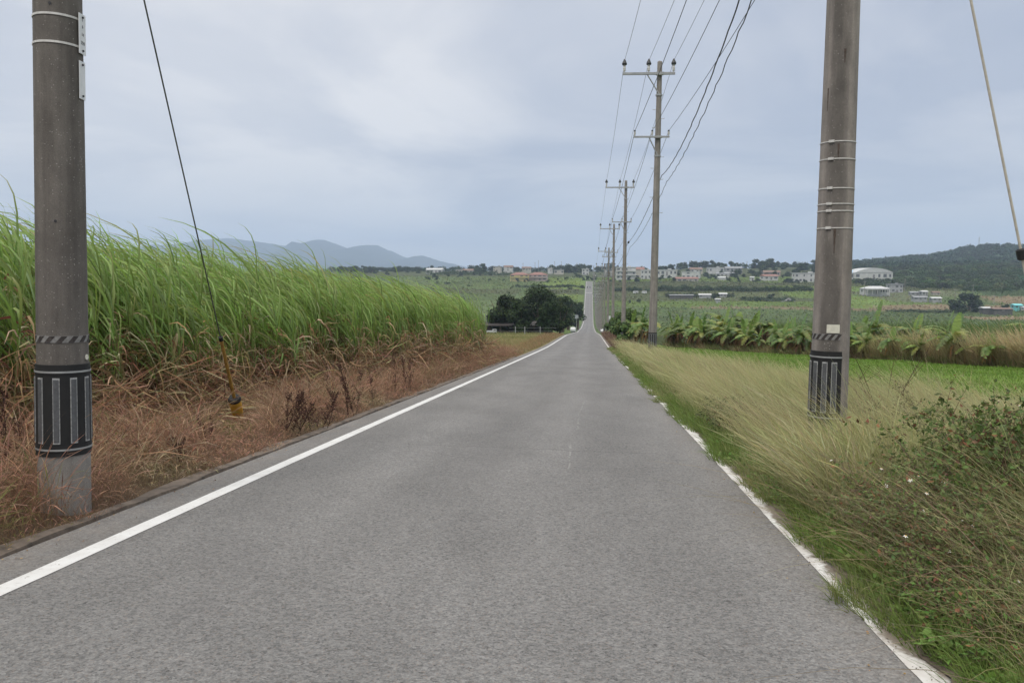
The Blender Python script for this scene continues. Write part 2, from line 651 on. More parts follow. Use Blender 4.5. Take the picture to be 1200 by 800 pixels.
# ------------------------------------------------------------------ world, sun
SUN_EL, SUN_AZ = radians(58), radians(205)     # azimuth clockwise from +Y: behind and to the left
w = bpy.data.worlds.new("World")
scene.world = w
w.use_nodes = True
nt = w.node_tree
bg = nt.nodes['Background']
sky = nt.nodes.new('ShaderNodeTexSky')
sky.sky_type = 'NISHITA'
sky.sun_disc = False
sky.sun_elevation = SUN_EL
sky.sun_rotation = SUN_AZ
sky.dust_density = 2.0
tc = nt.nodes.new('ShaderNodeTexCoord')
sp = nt.nodes.new('ShaderNodeSeparateXYZ')
nt.links.new(tc.outputs['Generated'], sp.inputs[0])


def wm(op, a, b=None, cc=None):
    n = nt.nodes.new('ShaderNodeMath')
    n.operation = op
    for i, v_ in enumerate((a, b, cc)):
        if v_ is None:
            continue
        if hasattr(v_, 'is_output'):
            nt.links.new(v_, n.inputs[i])
        else:
            n.inputs[i].default_value = v_
    return n.outputs[0]


zc = wm('ADD', wm('MAXIMUM', sp.outputs[2], 0.0), 0.16)
u_ = wm('DIVIDE', sp.outputs[0], zc)
v_ = wm('DIVIDE', sp.outputs[1], zc)
cmb = nt.nodes.new('ShaderNodeCombineXYZ')
nt.links.new(u_, cmb.inputs[0])
nt.links.new(v_, cmb.inputs[1])
cn = nd(nt, 'ShaderNodeTexNoise', Scale=0.72, Detail=6.0, Roughness=0.52, Distortion=0.6)
nt.links.new(cmb.outputs[0], cn.inputs['Vector'])
cn2 = nd(nt, 'ShaderNodeTexNoise', Scale=1.9, Detail=6.0, Roughness=0.55, Distortion=0.2)
nt.links.new(cmb.outputs[0], cn2.inputs['Vector'])
f1 = ramp(nt, cn.outputs['Fac'], 0.42, 0.585)
f2 = ramp(nt, cn2.outputs['Fac'], 0.3, 0.7)
ff = wm('ADD', wm('MULTIPLY', f1, 0.75), wm('MULTIPLY', f2, 0.25))
# a whiter bank of cloud low on the left
dl = ray(215, 130)
dl = dl / np.linalg.norm(dl)
dp = nt.nodes.new('ShaderNodeVectorMath')
dp.operation = 'DOT_PRODUCT'
nt.links.new(tc.outputs['Generated'], dp.inputs[0])
dp.inputs[1].default_value = tuple(dl)
lobe = ramp(nt, wm('ADD', dp.outputs['Value'], wm('MULTIPLY', wm('SUBTRACT', cn.outputs['Fac'], 0.5), 0.10)), 0.925, 0.985)
ff = wm('MINIMUM', wm('ADD', wm('MULTIPLY', ff, 0.62), wm('MULTIPLY', lobe, 0.55)), 1.0)
SKY_S = 0.1
cl_d = tuple(v / SKY_S for v in (0.455, 0.512, 0.635))
cl_w = tuple(v / SKY_S for v in (0.86, 0.865, 0.895))
cloud = mixc(nt, cl_d, cl_w, ff)
hz = ramp(nt, sp.outputs[2], -0.02, 0.16, 1.0, 0.0)
cloud = mixc(nt, cloud, tuple(v / SKY_S for v in (0.55, 0.592, 0.675)), wm('MULTIPLY', hz, 0.6))
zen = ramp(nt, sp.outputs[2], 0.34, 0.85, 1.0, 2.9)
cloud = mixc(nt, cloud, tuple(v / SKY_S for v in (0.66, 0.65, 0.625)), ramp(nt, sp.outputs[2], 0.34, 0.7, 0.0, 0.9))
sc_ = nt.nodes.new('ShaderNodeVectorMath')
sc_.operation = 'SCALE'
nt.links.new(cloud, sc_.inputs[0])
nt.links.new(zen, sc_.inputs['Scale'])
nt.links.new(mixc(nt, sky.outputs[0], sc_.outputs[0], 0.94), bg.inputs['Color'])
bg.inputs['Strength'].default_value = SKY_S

sl = bpy.data.lights.new('sun', 'SUN')
sl.energy = 1.5
sl.angle = radians(14)
sl.color = (1.0, 0.94, 0.86)
so = bpy.data.objects.new('sun', sl)
COL.objects.link(so)
sd = Vector((sin(SUN_AZ) * cos(SUN_EL), cos(SUN_AZ) * cos(SUN_EL), sin(SUN_EL)))
so.rotation_euler = sd.to_track_quat('Z', 'Y').to_euler()
so.location = (0, -20, 40)

# ------------------------------------------------------------------ ground sheet
BRIGHT = np.array((0.130, 0.185, 0.050))
MIDG = np.array((0.094, 0.130, 0.050))
OLIVE = np.array((0.090, 0.105, 0.048))
TAN = np.array((0.235, 0.19, 0.115))
STRAW = np.array((0.21, 0.175, 0.085))


def grid_mesh(name, xs, ys, zf, cf):
    X, Y = np.meshgrid(xs, ys)
    Z = zf(X, Y)
    V = np.stack([X, Y, Z], -1).reshape(-1, 3)
    nx, ny = len(xs), len(ys)
    i = (np.arange(ny - 1)[:, None] * nx + np.arange(nx - 1)[None]).ravel()
    Fq = np.stack([i, i + 1, i + nx + 1, i + nx], -1)
    fm = FM()
    fm.add(V, Fq, cf(X, Y).reshape(-1, 3))
    return fm.mesh(name)


def xb(Y):
    """edge between the long straw grass and the mown strip on the right"""
    return np.interp(Y, [0, 8, 12, 16.7, 26, 40, 60], [9.5, 8.2, 6.7, 5.5, 4.4, 3.7, 3.3])


def edge_row(Y):
    """x of the banana row on the right"""
    return np.interp(Y, [20, 33, 43, 58, 75, 110], [20.5, 15.9, 11.3, 7.0, 4.2, 4.0])


def ground_col(X, Y):
    c_ = np.tile(MIDG, (*X.shape, 1)).astype(float)

    def patch(x0, x1, y0, y1, col):
        m = (X > x0) & (X < x1) & (Y > y0) & (Y < y1)
        c_[m] = col
    # far right fields
    patch(3, 800, 690, 780, BRIGHT * 0.75)
    patch(3, 900, 585, 690, OLIVE * 0.8)
    patch(3, 190, 525, 585, OLIVE)
    patch(3, 900, 495, 527, BRIGHT * 0.85)
    patch(60, 260, 488, 500, TAN * 0.75)
    patch(3, 900, 420, 490, MIDG * 0.9)
    patch(130, 210, 545, 640, BRIGHT * 0.95)
    patch(172, 245, 528, 590, OLIVE * 1.1 + 0.02)
    patch(150, 185, 500, 560, BRIGHT * 1.05)
    patch(170, 500, 498, 512, TAN * 0.85)
    patch(210, 330, 512, 560, MIDG * 0.95)
    patch(250, 700, 520, 560, TAN * 0.8)
    patch(190, 620, 425, 452, TAN * 1.0)
    patch(250, 620, 455, 480, MIDG)
    patch(3, 300, 120, 420, MIDG)
    # far left fields
    patch(-600, -4.5, 360, 640, MIDG * 0.92)
    patch(-300, -50, 560, 600, OLIVE * 0.9)
    patch(-600, -60, 600, 640, MIDG * 1.15)
    patch(-38, -4.5, 600, 740, BRIGHT * 0.95)
    patch(-40, -4.5, 560, 603, OLIVE * 0.75)
    patch(-24, -4.5, 520, 562, BRIGHT * 0.9)
    patch(-600, -40, 640, 760, MIDG * 1.0)
    patch(-90, -4.5, 440, 520, MIDG * 1.1)
    patch(-26, -4.5, 150, 420, BRIGHT * 0.75)
    m = (Y > 780)
    c_[m] = OLIVE * 0.75
    m = (X > 260) & (Y > 560)
    c_[m] = np.array((0.05, 0.075, 0.03))
    # dark field margins and wide variation
    nv = noise(X, Y, 60, 4)
    c_ *= (1 + 0.12 * nv)[..., None]
    # near : right
    m = (X > 1.3) & (Y < 120)
    c_[m] = np.array((0.095, 0.10, 0.045))
    m = (X > xb(Y)) & (Y < 70) & (X < 60)
    c_[m] = np.array((0.145, 0.225, 0.042)) * (1 + 0.12 * noise(X, Y, 6, 5)[m])[:, None]
    m = (X > edge_row(Y) + 0.5) & (Y < 110)
    c_[m] = np.array((0.06, 0.075, 0.03))
    # near : left
    m = (X < -3.5) & (Y < 52)
    c_[m] = np.array((0.15, 0.105, 0.07))
    m = (X < -6.6) & (Y < 42)
    c_[m] = np.array((0.16, 0.115, 0.07))
    m = (X < -3.5) & (Y >= 44) & (Y < 128) & (X > -60)
    c_[m] = STRAW
    m = (X < -5.0) & (Y >= 96) & (Y < 128) & (X > -60)
    c_[m] = BRIGHT * 0.9
    return c_


xs = np.concatenate([-np.geomspace(9000, 90, 46), np.arange(-88, -20, 4), np.arange(-20, -5, 0.75), np.arange(-5, -3, 0.1),
                     np.arange(-3, 1.2, 0.6), np.arange(1.2, 3.6, 0.15), np.arange(3.6, 22, 0.6), np.arange(22, 90, 4),
                     np.arange(90, 900, 9), np.geomspace(905, 9000, 26)])
ys = np.concatenate([np.arange(-260, -10, 10), np.arange(-10, 20, 0.4), np.arange(20, 70, 1.0), np.arange(70, 200, 3.0),
                     np.arange(200, 420, 6), np.arange(420, 800, 3.5), np.arange(800, 1900, 25), np.geomspace(1900, 9400, 14)])
g = link('ground', grid_mesh('ground', xs, ys, H, ground_col), GROUND, smooth=True)
structure(g)

# ------------------------------------------------------------------ road
ry = np.concatenate([np.arange(-40, 60, 0.5), np.arange(60, 200, 2), np.arange(200, 703, 4)])


def strip(name, x0, x1, dz, mat, y0=-40, y1=955, jit0=0.0, jit1=0.0, cut=None, js=0.6):
    yy = ry[(ry >= y0) & (ry <= y1)]
    xa = x0 + jit0 * noise(yy * 1.0, yy * 0 + 3, js, 6)
    xb_ = x1 + jit1 * noise(yy * 1.0, yy * 0 + 9, js, 7)
    za = P(yy) + dz
    V = np.stack([np.stack([xa, yy, za], -1), np.stack([xb_, yy, za], -1)], 1).reshape(-1, 3)
    i = np.arange(len(yy) - 1) * 2
    if cut is not None:
        i = i[cut(yy[:-1])]
    Fq = np.stack([i, i + 1, i + 3, i + 2], -1)
    fm = FM()
    fm.add(V, Fq, np.full((len(V), 3), 0.2))
    return structure(link(name, fm.mesh(name), mat))


structure(link('road', grid_mesh('road', np.array([-3.75, -3.4, -1.5, 0, 1.3, 1.68]), ry,
                                 lambda X, Y: P(Y) + 0.0, lambda X, Y: np.full((*X.shape, 3), 0.2)), ASPH))
strip('edge_line', -3.37, -3.23, 0.004, PAINT, jit0=0.004, jit1=0.004, js=0.4)
fin = np.arange(-10, 60, 0.12)
ry_keep = ry
ry = np.concatenate([fin, np.arange(60, 200, 2), np.arange(200, 703, 4)])
strip('edge_line', 1.42, 1.54, 0.004, PAINT2, jit0=0.006, jit1=0.035, js=0.22)
strip('verge_soil', 1.545, 2.3, 0.009, SOIL, y1=120, jit0=0.035, js=0.13)
ry = ry_keep
# a low, worn concrete edging under the left verge
yy = np.arange(-6, 42, 0.25)
sm = SM()
xin = -3.755 + 0.04 * noise(yy, yy * 0, 0.9, 3)
xout = -3.88 + 0.04 * noise(yy, yy * 0 + 5, 0.7, 4)
hh = P(yy) + 0.016 + 0.014 * noise(yy, yy * 0 + 2, 0.5, 5)
for i in range(len(yy) - 1):
    a, b = i, i + 1
    sm.quad((xin[a], yy[a], P(yy[a]) - 0.05), (xin[b], yy[b], P(yy[b]) - 0.05), (xin[b] - 0.015, yy[b], hh[b]), (xin[a] - 0.015, yy[a], hh[a]))
    sm.quad((xin[a] - 0.015, yy[a], hh[a]), (xin[b] - 0.015, yy[b], hh[b]), (xout[b], yy[b], hh[b] + 0.01), (xout[a], yy[a], hh[a] + 0.01))
    sm.quad((xout[a], yy[a], hh[a] + 0.01), (xout[b], yy[b], hh[b] + 0.01), (xout[b] - 0.02, yy[b], P(yy[b]) - 0.1), (xout[a] - 0.02, yy[a], P(yy[a]) - 0.1))
structure(sm.obj('kerb', KERB))
# pale crossing line and the long crack repair
sm = SM()
for ya, yb in ((575.0, 575.4), (575.4, 575.8), (575.8, 576.2)):
    sm.quad((-3.1, ya, P(ya) + 0.012), (1.3, ya, P(ya) + 0.012), (1.3, yb, P(yb) + 0.012), (-3.1, yb, P(yb) + 0.012))
structure(sm.obj('stop_line', PAINT))
SEAL = M('pale_crack_filler', (0.178, 0.172, 0.163), 0.9, 0.5, 12)
yy = np.arange(8.6, 17, 0.35)
fm = FM()
xc = -0.24 + 0.05 * noise(yy, yy * 0, 2.2, 2) + 0.012 * (yy - 8.6)
wv = 0.009 + 0.008 * noise(yy, yy * 0 + 1, 0.9, 1)
V = np.stack([np.stack([xc - wv, yy, P(yy) + 0.004], -1), np.stack([xc + wv, yy, P(yy) + 0.004], -1)], 1).reshape(-1, 3)
i = np.arange(len(yy) - 1) * 2
fm.add(V, np.stack([i, i + 1, i + 3, i + 2], -1), np.full((len(V), 3), 0.3))
structure(link('road_crack', fm.mesh('road_crack'), SEAL))

# ------------------------------------------------------------------ utility poles
POLE_H = 13.4


def align(o, base, top):
    d = (Vector(top) - Vector(base)).normalized()
    o.rotation_euler = d.to_track_quat('Z', 'Y').to_euler()
    # to_track_quat may spin about the axis: keep local x along world x
    zx = Vector((1, 0, 0)) - d * d.x
    zx.normalize()
    zy = d.cross(zx)
    from mathutils import Matrix
    o.rotation_euler = Matrix((zx, zy, d)).transposed().to_euler()
    return o


def pole_shaft(parent, r0, k, h, mats, split=None, n=28):
    sm = SM()
    r = lambda z: r0 - k * z
    if split:
        sm.lathe((0, 0, 0), [(r(-0.3), -0.3), (r(split), split)], n, 1)
        sm.lathe((0, 0, 0), [(r(split) - 0.001, split + 0.002), (r(h) - 0.001, h)], n, 0)
    else:
        zs = [-0.5] + list(np.linspace(0, h, 6))
        sm.lathe((0, 0, 0), [(r(z), z) for z in zs] + [(r(h) * 0.75, h + 0.03)], n, 0)
    sm.obj('pole', mats, parent, True)
    return r


axis0 = lambda z: (0.0, 0.0)


def guard_band(parent, r, z0, z1, a0, a1, stripes, torn=False):
    sm = SM()
    sm.arc(axis0, lambda z: r(z) - 0.002, lambda z: r(z) + 0.007, z0, z1, a0, a1, 40)
    for za in (z0 + 0.035, z1 - 0.075):
        sm.arc(axis0, lambda z: r(z), lambda z: r(z) + 0.011, za, za + 0.045, a0, a1, 40)
    b = sm.obj('guard_band', BLACK, parent, True)
    for a in stripes:
        s2 = SM()
        hw = 0.024 / r(z0)
        s2.arc(axis0, lambda z: r(z) + 0.004, lambda z: r(z) + 0.012, z0 + 0.10, z1 - 0.10, a - hw, a + hw, 4, 1)
        s2.arc(axis0, lambda z: r(z) + 0.004, lambda z: r(z) + 0.0155, z0 + 0.112, z1 - 0.112, a - hw * 0.76, a + hw * 0.76, 4, 0)
        s2.obj('reflector_strip', [REFL, REFL_EDGE], b)
    for za in (z0 + 0.045, z1 - 0.062):
        s3 = SM()
        s3.arc(axis0, lambda z: r(z), lambda z: r(z) + 0.0135, za, za + 0.014, a0, a1, 40)
        s3.obj('strap', STEEL, b)
    return b


def hazard_band(parent, r, z0, z1, a0, a1, n):
    sm = SM()
    sm.arc(axis0, lambda z: r(z) - 0.001, lambda z: r(z) + 0.0025, z0, z1, a0, a1, 30, 1)
    st = (a1 - a0) / n
    for i in range(n):
        sm.arc(axis0, lambda z: r(z), lambda z: r(z) + 0.005, z0 + 0.002, z1 - 0.002, a0 + i * st + 0.02, a0 + (i + 0.5) * st + 0.02, 4, 0, 0.22)
    return sm.obj('hazard_band', [HAZ_D, HAZ_L], parent)


UP_INS, LO_INS = (-1.58, -0.5, 0.6), (-1.05, -0.27, 0.46)
UP1, LO1 = (0.0, 1.5, 2.4), (0.45, 1.35, 2.4)


def crossarms(parent, upper=12.85, lower=10.07, near=False):
    for (z, x0, x1, s, ins, hgt, br, mat_) in ((upper, -1.66, 0.67, 0.10, (-1.58, -0.5, 0.6), 0.60, (-0.55, 0.0, 0.9), STEEL),
                                         (lower, -1.10, 0.50, 0.075, (-1.05, -0.27, 0.46), 0.27, (-0.4, 0.0, 0.82), STEEL)):
        if near:
            x0, x1, ins = -0.4, 2.5, (UP1 if hgt > 0.4 else LO1)
        sm = SM()
        sm.box(((x0 + x1) / 2, -0.19, z), (x1 - x0, s, s))
        sm.box((0.0, -0.165, z), (0.34, 0.16, s * 1.25))
        a = sm.obj('crossarm', mat_, parent)
        sm = SM()
        sm.tube([(br[0], -0.19, z - s / 2), (br[1], -0.12, z - br[2])], 0.028, 6)
        sm.obj('brace', STEEL, a)
        sm = SM()
        sm.arc(axis0, 0.10, 0.155, z - br[2] - 0.05, z - br[2] + 0.03, 0, 2 * pi, 16)
        sm.obj('clamp', STEEL, a)
        for x in ins:
            si = SM()
            if hgt > 0.4:
                si.lathe((x, -0.19, z + s / 2), [(0.035, 0), (0.035, 0.05), (0.062, 0.08), (0.062, 0.14), (0.05, 0.155), (0.062, 0.17), (0.06, 0.24), (0.05, 0.255), (0.058, 0.27), (0.055, 0.34)], 12, 0)
                si.lathe((x, -0.19, z + s / 2), [(0.10, 0.335), (0.115, 0.40), (0.07, 0.50), (0.03, 0.585), (0.012, 0.60)], 12, 1)
            else:
                si.lathe((x, -0.19, z + s / 2), [(0.022, 0), (0.022, 0.05), (0.045, 0.06), (0.05, 0.11), (0.035, 0.125), (0.05, 0.14), (0.042, 0.2)], 10, 0)
                si.lathe((x, -0.19, z + s / 2), [(0.045, 0.195), (0.04, 0.25), (0.015, 0.27)], 10, 1)
            si.obj('insulator', [PORC, DARKCAP], a, True)


def step_bolts(parent, r, zs):
    for i, z in enumerate(zs):
        sm = SM()
        sg = 1 if i % 2 else -1
        sm.tube([(sg * (r(z) - 0.01), 0, z), (sg * (r(z) + 0.14), 0, z), (sg * (r(z) + 0.14), 0, z + 0.03)], 0.011, 6)
        sm.obj('step_bolt', STEEL, parent)


# the pole on the left verge
bL = at(77, 612, 6.02)
tL = at(67.5, 0, 6.10)
bL[2] = H(bL[0], bL[1]) + 0.0
left = thing('utility_pole', 'dark concrete pole with white plates, rising from brown dead grass', 'utility pole', bL)
align(left, bL, tL)
rL = pole_shaft(left, 0.190, 0.0052, 12.2, [POLE_DARK, POLE_PALE], 0.50, 40)
VA = math.atan2(-bL[1], -bL[0])            # angle towards the camera
guard_band(left, rL, 0.455, 1.165, 0, 2 * pi, [VA + radians(q) for q in (-54, -15, 21, 57, 93, 130, 167, 204, 241, 270)])
hazard_band(left, rL, 1.335, 1.388, VA - radians(95), VA + radians(88), 7)
for z in (3.585, 3.79):
    sm = SM()
    sm.arc(axis0, lambda z_: rL(z_), lambda z_: rL(z_) + 0.004, z, z + 0.016, 0, 2 * pi, 40)
    sm.obj('strap', BANDM, left)


def plate(parent, ang, r, z0, z1, wd, mat_, off=0.012, rows=(), bolts=True):
    """flat plate tangent to the pole at angle ang"""
    sm = SM()
    c_ = (cos(ang) * (r + off), sin(ang) * (r + off), (z0 + z1) / 2)
    sm.box(c_, (0.006, wd, z1 - z0), 0, ang)
    o = sm.obj('number_plate', mat_, parent)
    for (txt, zz, sz) in rows:
        cu = bpy.data.curves.new('plate_text', 'FONT')
        cu.body = txt
        cu.size = sz
        cu.align_x = 'CENTER'
        cu.align_y = 'CENTER'
        cu.extrude = 0.0006
        tmp = bpy.data.objects.new('tmp', cu)
        COL.objects.link(tmp)
        bpy.context.view_layer.update()
        tme = bpy.data.meshes.new_from_object(tmp.evaluated_get(bpy.context.evaluated_depsgraph_get()))
        bpy.data.objects.remove(tmp)
        tme.materials.clear()
        t_ = link('lettering', tme, INK)
        t_.parent = o
        rr = r + off + 0.004
        t_.location = (cos(ang) * rr, sin(ang) * rr, zz)
        t_.rotation_euler = (pi / 2, 0, ang + pi / 2)
    for zz in ((z0 + 0.025, z1 - 0.025) if bolts else ()):
        s2 = SM()
        s2.tube([(cos(ang) * (r + off), sin(ang) * (r + off), zz), (cos(ang) * (r + off + 0.012), sin(ang) * (r + off + 0.012), zz)], 0.008, 8)
        s2.obj('bolt', INK, o)
    return o


pa = VA + radians(62)
plate(left, pa, rL(3.7) + 0.002, 3.545, 3.845, 0.095, WHITEP, 0.010, (('1', 3.80, 0.035), ('6', 3.75, 0.035), ('14', 3.69, 0.035), ('759', 3.625, 0.038)))
plate(left, pa, rL(3.35), 3.205, 3.49, 0.085, WHITEP, 0.006)
sm = SM()
aa = VA + radians(62)
rr = rL(1.22)
sm.lathe((0, 0, 0), [(0.022, 0), (0.022, 0.006)], 16)
t_ = sm.obj('round_tag', CREAM, left, False)
t_.location = (cos(aa) * rr, sin(aa) * rr, 1.215)
t_.rotation_euler = (0, pi / 2, aa)
for (da, z) in ((-12, 2.26), (-18, 3.87)):
    sm = SM()
    a = VA + radians(da)
    q = Vector((cos(a), sin(a), 0))
    sm.tube([q * (rL(z) - 0.02) + Vector((0, 0, z)), q * (rL(z) + 0.004) + Vector((0, 0, z))], 0.011, 8)
    sm.obj('bolt', INK, left)
crossarms(left, 11.4, 9.0)

# the nearest pole of the right-hand row
bR = at(967, 569, 8.1)
tR = at(988.5, 0, 8.15)
bR[2] = H(bR[0], bR[1])
right = thing('utility_pole', 'thick stained concrete pole with wire bands, standing in tall straw grass', 'utility pole', bR, group='utility poles of the right-hand row')
align(right, bR, tR)
rR = pole_shaft(right, 0.180, 0.0072, POLE_H, [POLE_MID], None, 40)
VR = math.atan2(-bR[1], -bR[0])
guard_band(right, rR, 0.58, 1.265, VR - radians(96), VR + radians(36), [VR + radians(q) for q in (-75, -44, -14, 13)])
hazard_band(right, rR, 1.375, 1.43, VR - radians(92), VR + radians(30), 6)
for z in (3.22, 3.06, 2.79, 2.645, 2.58, 2.42):
    sm = SM()
    tl = random.uniform(-0.02, 0.02)
    sm.arc(axis0, lambda z_: rR(z_), lambda z_: rR(z_) + 0.005, z, z + 0.009, 0, 2 * pi, 40)
    sm.box((cos(VR - 0.35) * (rR(z) + 0.005), sin(VR - 0.35) * (rR(z) + 0.005), z + 0.005), (0.02, 0.05, 0.022), 0, VR - 0.35)
    sm.obj('strap', BANDM, right)
plate_o = plate(right, VR + radians(6), rR(1.45), 1.44, 1.52, 0.115, CREAM, 0.004, bolts=False)
for (da, z, l, wdt) in ((12, 4.06, 0.12, 0.07), (-42, 3.72, 0.20, 0.04), (2, 3.20, 0.14, 0.06), (0, 2.42, 0.22, 0.07)):
    sm = SM()
    a = VR + radians(da)
    for (zz, f_) in ((0.0, 1.0), (0.35, 0.72), (0.7, 0.4)):
        sm.arc(axis0, lambda z_: rR(z_) - 0.001, lambda z_: rR(z_) + 0.0018 + 0.0004 * f_, z - l * (zz + 0.35), z - l * zz, a - wdt * f_, a + wdt * f_, 4)
    sm.obj('rust_stain', RUST, right)

# the rest of the row, shrinking down the road
pole_pos = [(bR[0] + 0.02, bR[1])]
proto = None
ordn = ['', 'second', 'third', 'fourth', 'fifth', 'sixth', 'seventh', 'eighth', 'ninth', 'tenth']
POLES = []
for k in range(1, 24):
    Y = 8.1 + 30.0 * k
    X = 2.86 - 0.16 * min(k, 4) / 4 + random.uniform(-0.06, 0.06)
    if k == 1:
        X = at(764, 404, 38)[0] + 0.02
    z = float(H(X, Y))
    if k == 1:
        o = thing('utility_pole', '', 'utility pole', (X, Y, z), 0, 'utility poles of the right-hand row')
        r2 = pole_shaft(o, 0.195, 0.0066, POLE_H, [POLE_FAR], None, 20)
        crossarms(o)
        guard_band(o, r2, 0.5, 1.25, radians(-190), radians(-5), [radians(q) for q in (-170, -140, -110, -80, -50, -20)])
        step_bolts(o, r2, [11.3, 10.9, 10.5, 9.2, 8.7, 8.2, 7.4, 6.7])
        proto = o
    elif k <= 5:
        o = copy_tree(proto)
        o.location = (X, Y, z)
    else:
        if k == 6:
            far = thing('utility_pole', '', 'utility pole', (X, Y, z), 0, 'utility poles of the right-hand row')
            r2 = pole_shaft(far, 0.195, 0.0066, POLE_H, [POLE_FAR], None, 10)
            crossarms(far)
            o = far
        else:
            o = copy_tree(far)
            o.location = (X, Y, z)
    lean = 0.012 if k == 1 else random.uniform(-0.006, 0.008)
    o.rotation_euler = (random.uniform(-0.006, 0.006), lean, 0)
    if k == 1:
        o['label'] = 'concrete pole with two crossarms, beside the banana plants, second of the right-hand row'
    elif k == 4:
        o['label'] = 'concrete pole carrying grey transformer cans, fifth of the right-hand row'
    elif k < 10:
        o['label'] = 'slim grey concrete pole with two crossarms, %s from the camera in the right-hand row' % ordn[k]
    else:
        o['label'] = 'tiny far pole among the last ones where the right-hand row climbs the distant hill'
    if k == 4:
        for sx in (-0.42, 0.42):
            sm = SM()
            sm.lathe((sx, -0.30, 9.0), [(0.16, 0.0), (0.24, 0.03), (0.25, 0.45), (0.24, 0.75), (0.18, 0.82), (0.06, 0.84)], 14)
            sm.lathe((sx - 0.1, -0.30, 9.83), [(0.04, 0), (0.05, 0.1), (0.03, 0.16)], 8)
            sm.lathe((sx + 0.1, -0.30, 9.83), [(0.04, 0), (0.05, 0.1), (0.03, 0.16)], 8)
            sm.obj('transformer', STEEL, o, True)
        sm = SM()
        sm.box((-0.1, -0.2, 8.92), (1.7, 0.1, 0.1))
        sm.box((0, -0.2, 12.0), (2.1, 0.09, 0.09))
        for sx in (-0.9, -0.3, 0.5, 0.9):
            sm.box((sx, -0.2, 12.2), (0.09, 0.09, 0.34))
        sm.obj('switch_frame', STEEL, o)
    pole_pos.append((X, Y))
    POLES.append(o)

# conductors strung from pole to pole
bpy.context.view_layer.update()
ALLP = [right] + POLES


def attach(k, x, z):
    return ALLP[k].matrix_world @ Vector((x, -0.19, z))


crossarms(right, near=True)


def wire(name, label, x, z, rad, sag, mat_, wavy=0.0, last=23, group='wires of the right-hand pole row', sag0=None, x1=None):
    pts, rads = [], []
    for k in range(last):
        a, b = attach(k, x1 if (k == 0 and x1 is not None) else x, z), attach(k + 1, x, z)
        n = 60 if (wavy and k < 2) else (22 if k < 4 else 8)
        for i in range(n):
            t = i / n
            p = a.lerp(b, t)
            s_ = sag0 if (k == 0 and sag0 is not None) else sag
            p.z -= 4 * s_ * t * (1 - t)
            if wavy and k < 2:
                p.x += wavy * sin(i * 1.9 + 0.6 * sin(i * 0.7)) * random.uniform(0.5, 1)
                p.z += wavy * cos(i * 1.9) * random.uniform(0.4, 1)
            pts.append(p)
            rads.append(rad)
    pts.append(attach(last, x, z))
    rads.append(rad)
    sm = SM()
    sm.tube(pts, rads, 5)
    o = sm.obj(name, mat_, None, True)
    return tag(o, label, 'wire', group)


zu, zl = 12.85 + 0.05 + 0.52, 10.07 + 0.04 + 0.22
wire('power_line', 'thin power line on the outer left insulators of the upper crossarms', -1.58, zu, 0.0085, 0.32, WIREG, x1=UP1[0], sag0=0.45)
wire('power_line', 'thin power line on the middle insulators of the upper crossarms', -0.5, zu, 0.0085, 0.32, WIREG, x1=UP1[1], sag0=0.45)
wire('power_line', 'thin power line on the right end insulators of the upper crossarms', 0.6, zu, 0.0085, 0.32, WIREG, x1=UP1[2], sag0=0.45)
wire('power_line', 'black power line on the left insulators of the lower crossarms', -1.05, zl, 0.011, 0.32, WIREM, x1=LO1[0], sag0=0.4)
wire('power_line', 'black power line on the middle insulators of the lower crossarms', -0.27, zl, 0.010, 0.32, WIREM, x1=LO1[1], sag0=0.4)
wire('power_line', 'black power line on the right insulators of the lower crossarms', 0.46, zl, 0.010, 0.32, WIREM, x1=LO1[2], sag0=0.4)
tel1 = wire('telephone_cable', 'thick black wrapped cable sagging lowest along the poles', 0.20, 8.35, 0.015, 0.42, WIREM, 0.010, sag0=0.95)
tel2 = wire('telephone_cable', 'wavy black cable beside the lowest thick cable, right of the poles', 0.42, 8.05, 0.012, 0.42, WIREM, 0.020, sag0=0.62)
a, b = attach(1, 0.20, 8.35), attach(2, 0.20, 8.35)
p = a.lerp(b, 0.93)
q = a.lerp(b, 0.955)
sm = SM()
for v in (p, q):
    v.z -= 4 * 0.42 * 0.94 * 0.06
sm.tube([p, p.lerp(q, 0.2), p.lerp(q, 0.8), q], [0.03, 0.08, 0.08, 0.03], 8)
s_ = sm.obj('splice_box', BLACK, tel1)

# guy wires
anc = np.array([-5.70, 13.25, 0.0])
anc[2] = H(anc[0], anc[1])
gy0 = float(ground_hit(280, 497)[1])
d1 = at(168, 0, gy0 - 3.6) - at(279, 488, gy0)
g0 = at(279, 486, gy0)
gsl = g0[0] / g0[1]
print('GUY', gy0, g0)
g0n = d1 / np.linalg.norm(d1)
foot = g0 - g0n * 0.55
t_ = thing('guy_wire', 'taut dark guy wire with yellow sleeve, anchored in dead grass before the cane', 'guy wire', foot)
sm = SM()
off = lambda s_: tuple((g0 - foot) + g0n * s_)
sm.tube([off(-0.5), off(9.2)], 0.0085, 7)
sm.obj('wire', GUYM, t_)
ssl = np.linalg.norm(at(262, 386, gy0 - 0.75) - g0)
sm = SM()
sm.tube([off(0.25), off(ssl * 0.985)], 0.026, 10)
sl_ = sm.obj('sleeve', YELLOWD, t_, True)
sm = SM()
sm.tube([off(ssl * 0.97), off(ssl * 1.01)], 0.030, 10)
sm.obj('sleeve_cap', BLACK, sl_, True)
sm = SM()
sm.tube([off(-0.45), off(0.0), off(0.10), off(0.32), off(0.34)], [0.066, 0.076, 0.086, 0.090, 0.08], 14)
gd = sm.obj('anchor_guard', YELLOW, t_, True)
sm = SM()
sm.tube([off(0.32), off(0.335), off(0.375), off(0.385)], [0.094, 0.096, 0.078, 0.03], 14)
sm.obj('guard_cap', BLACK, gd, True)

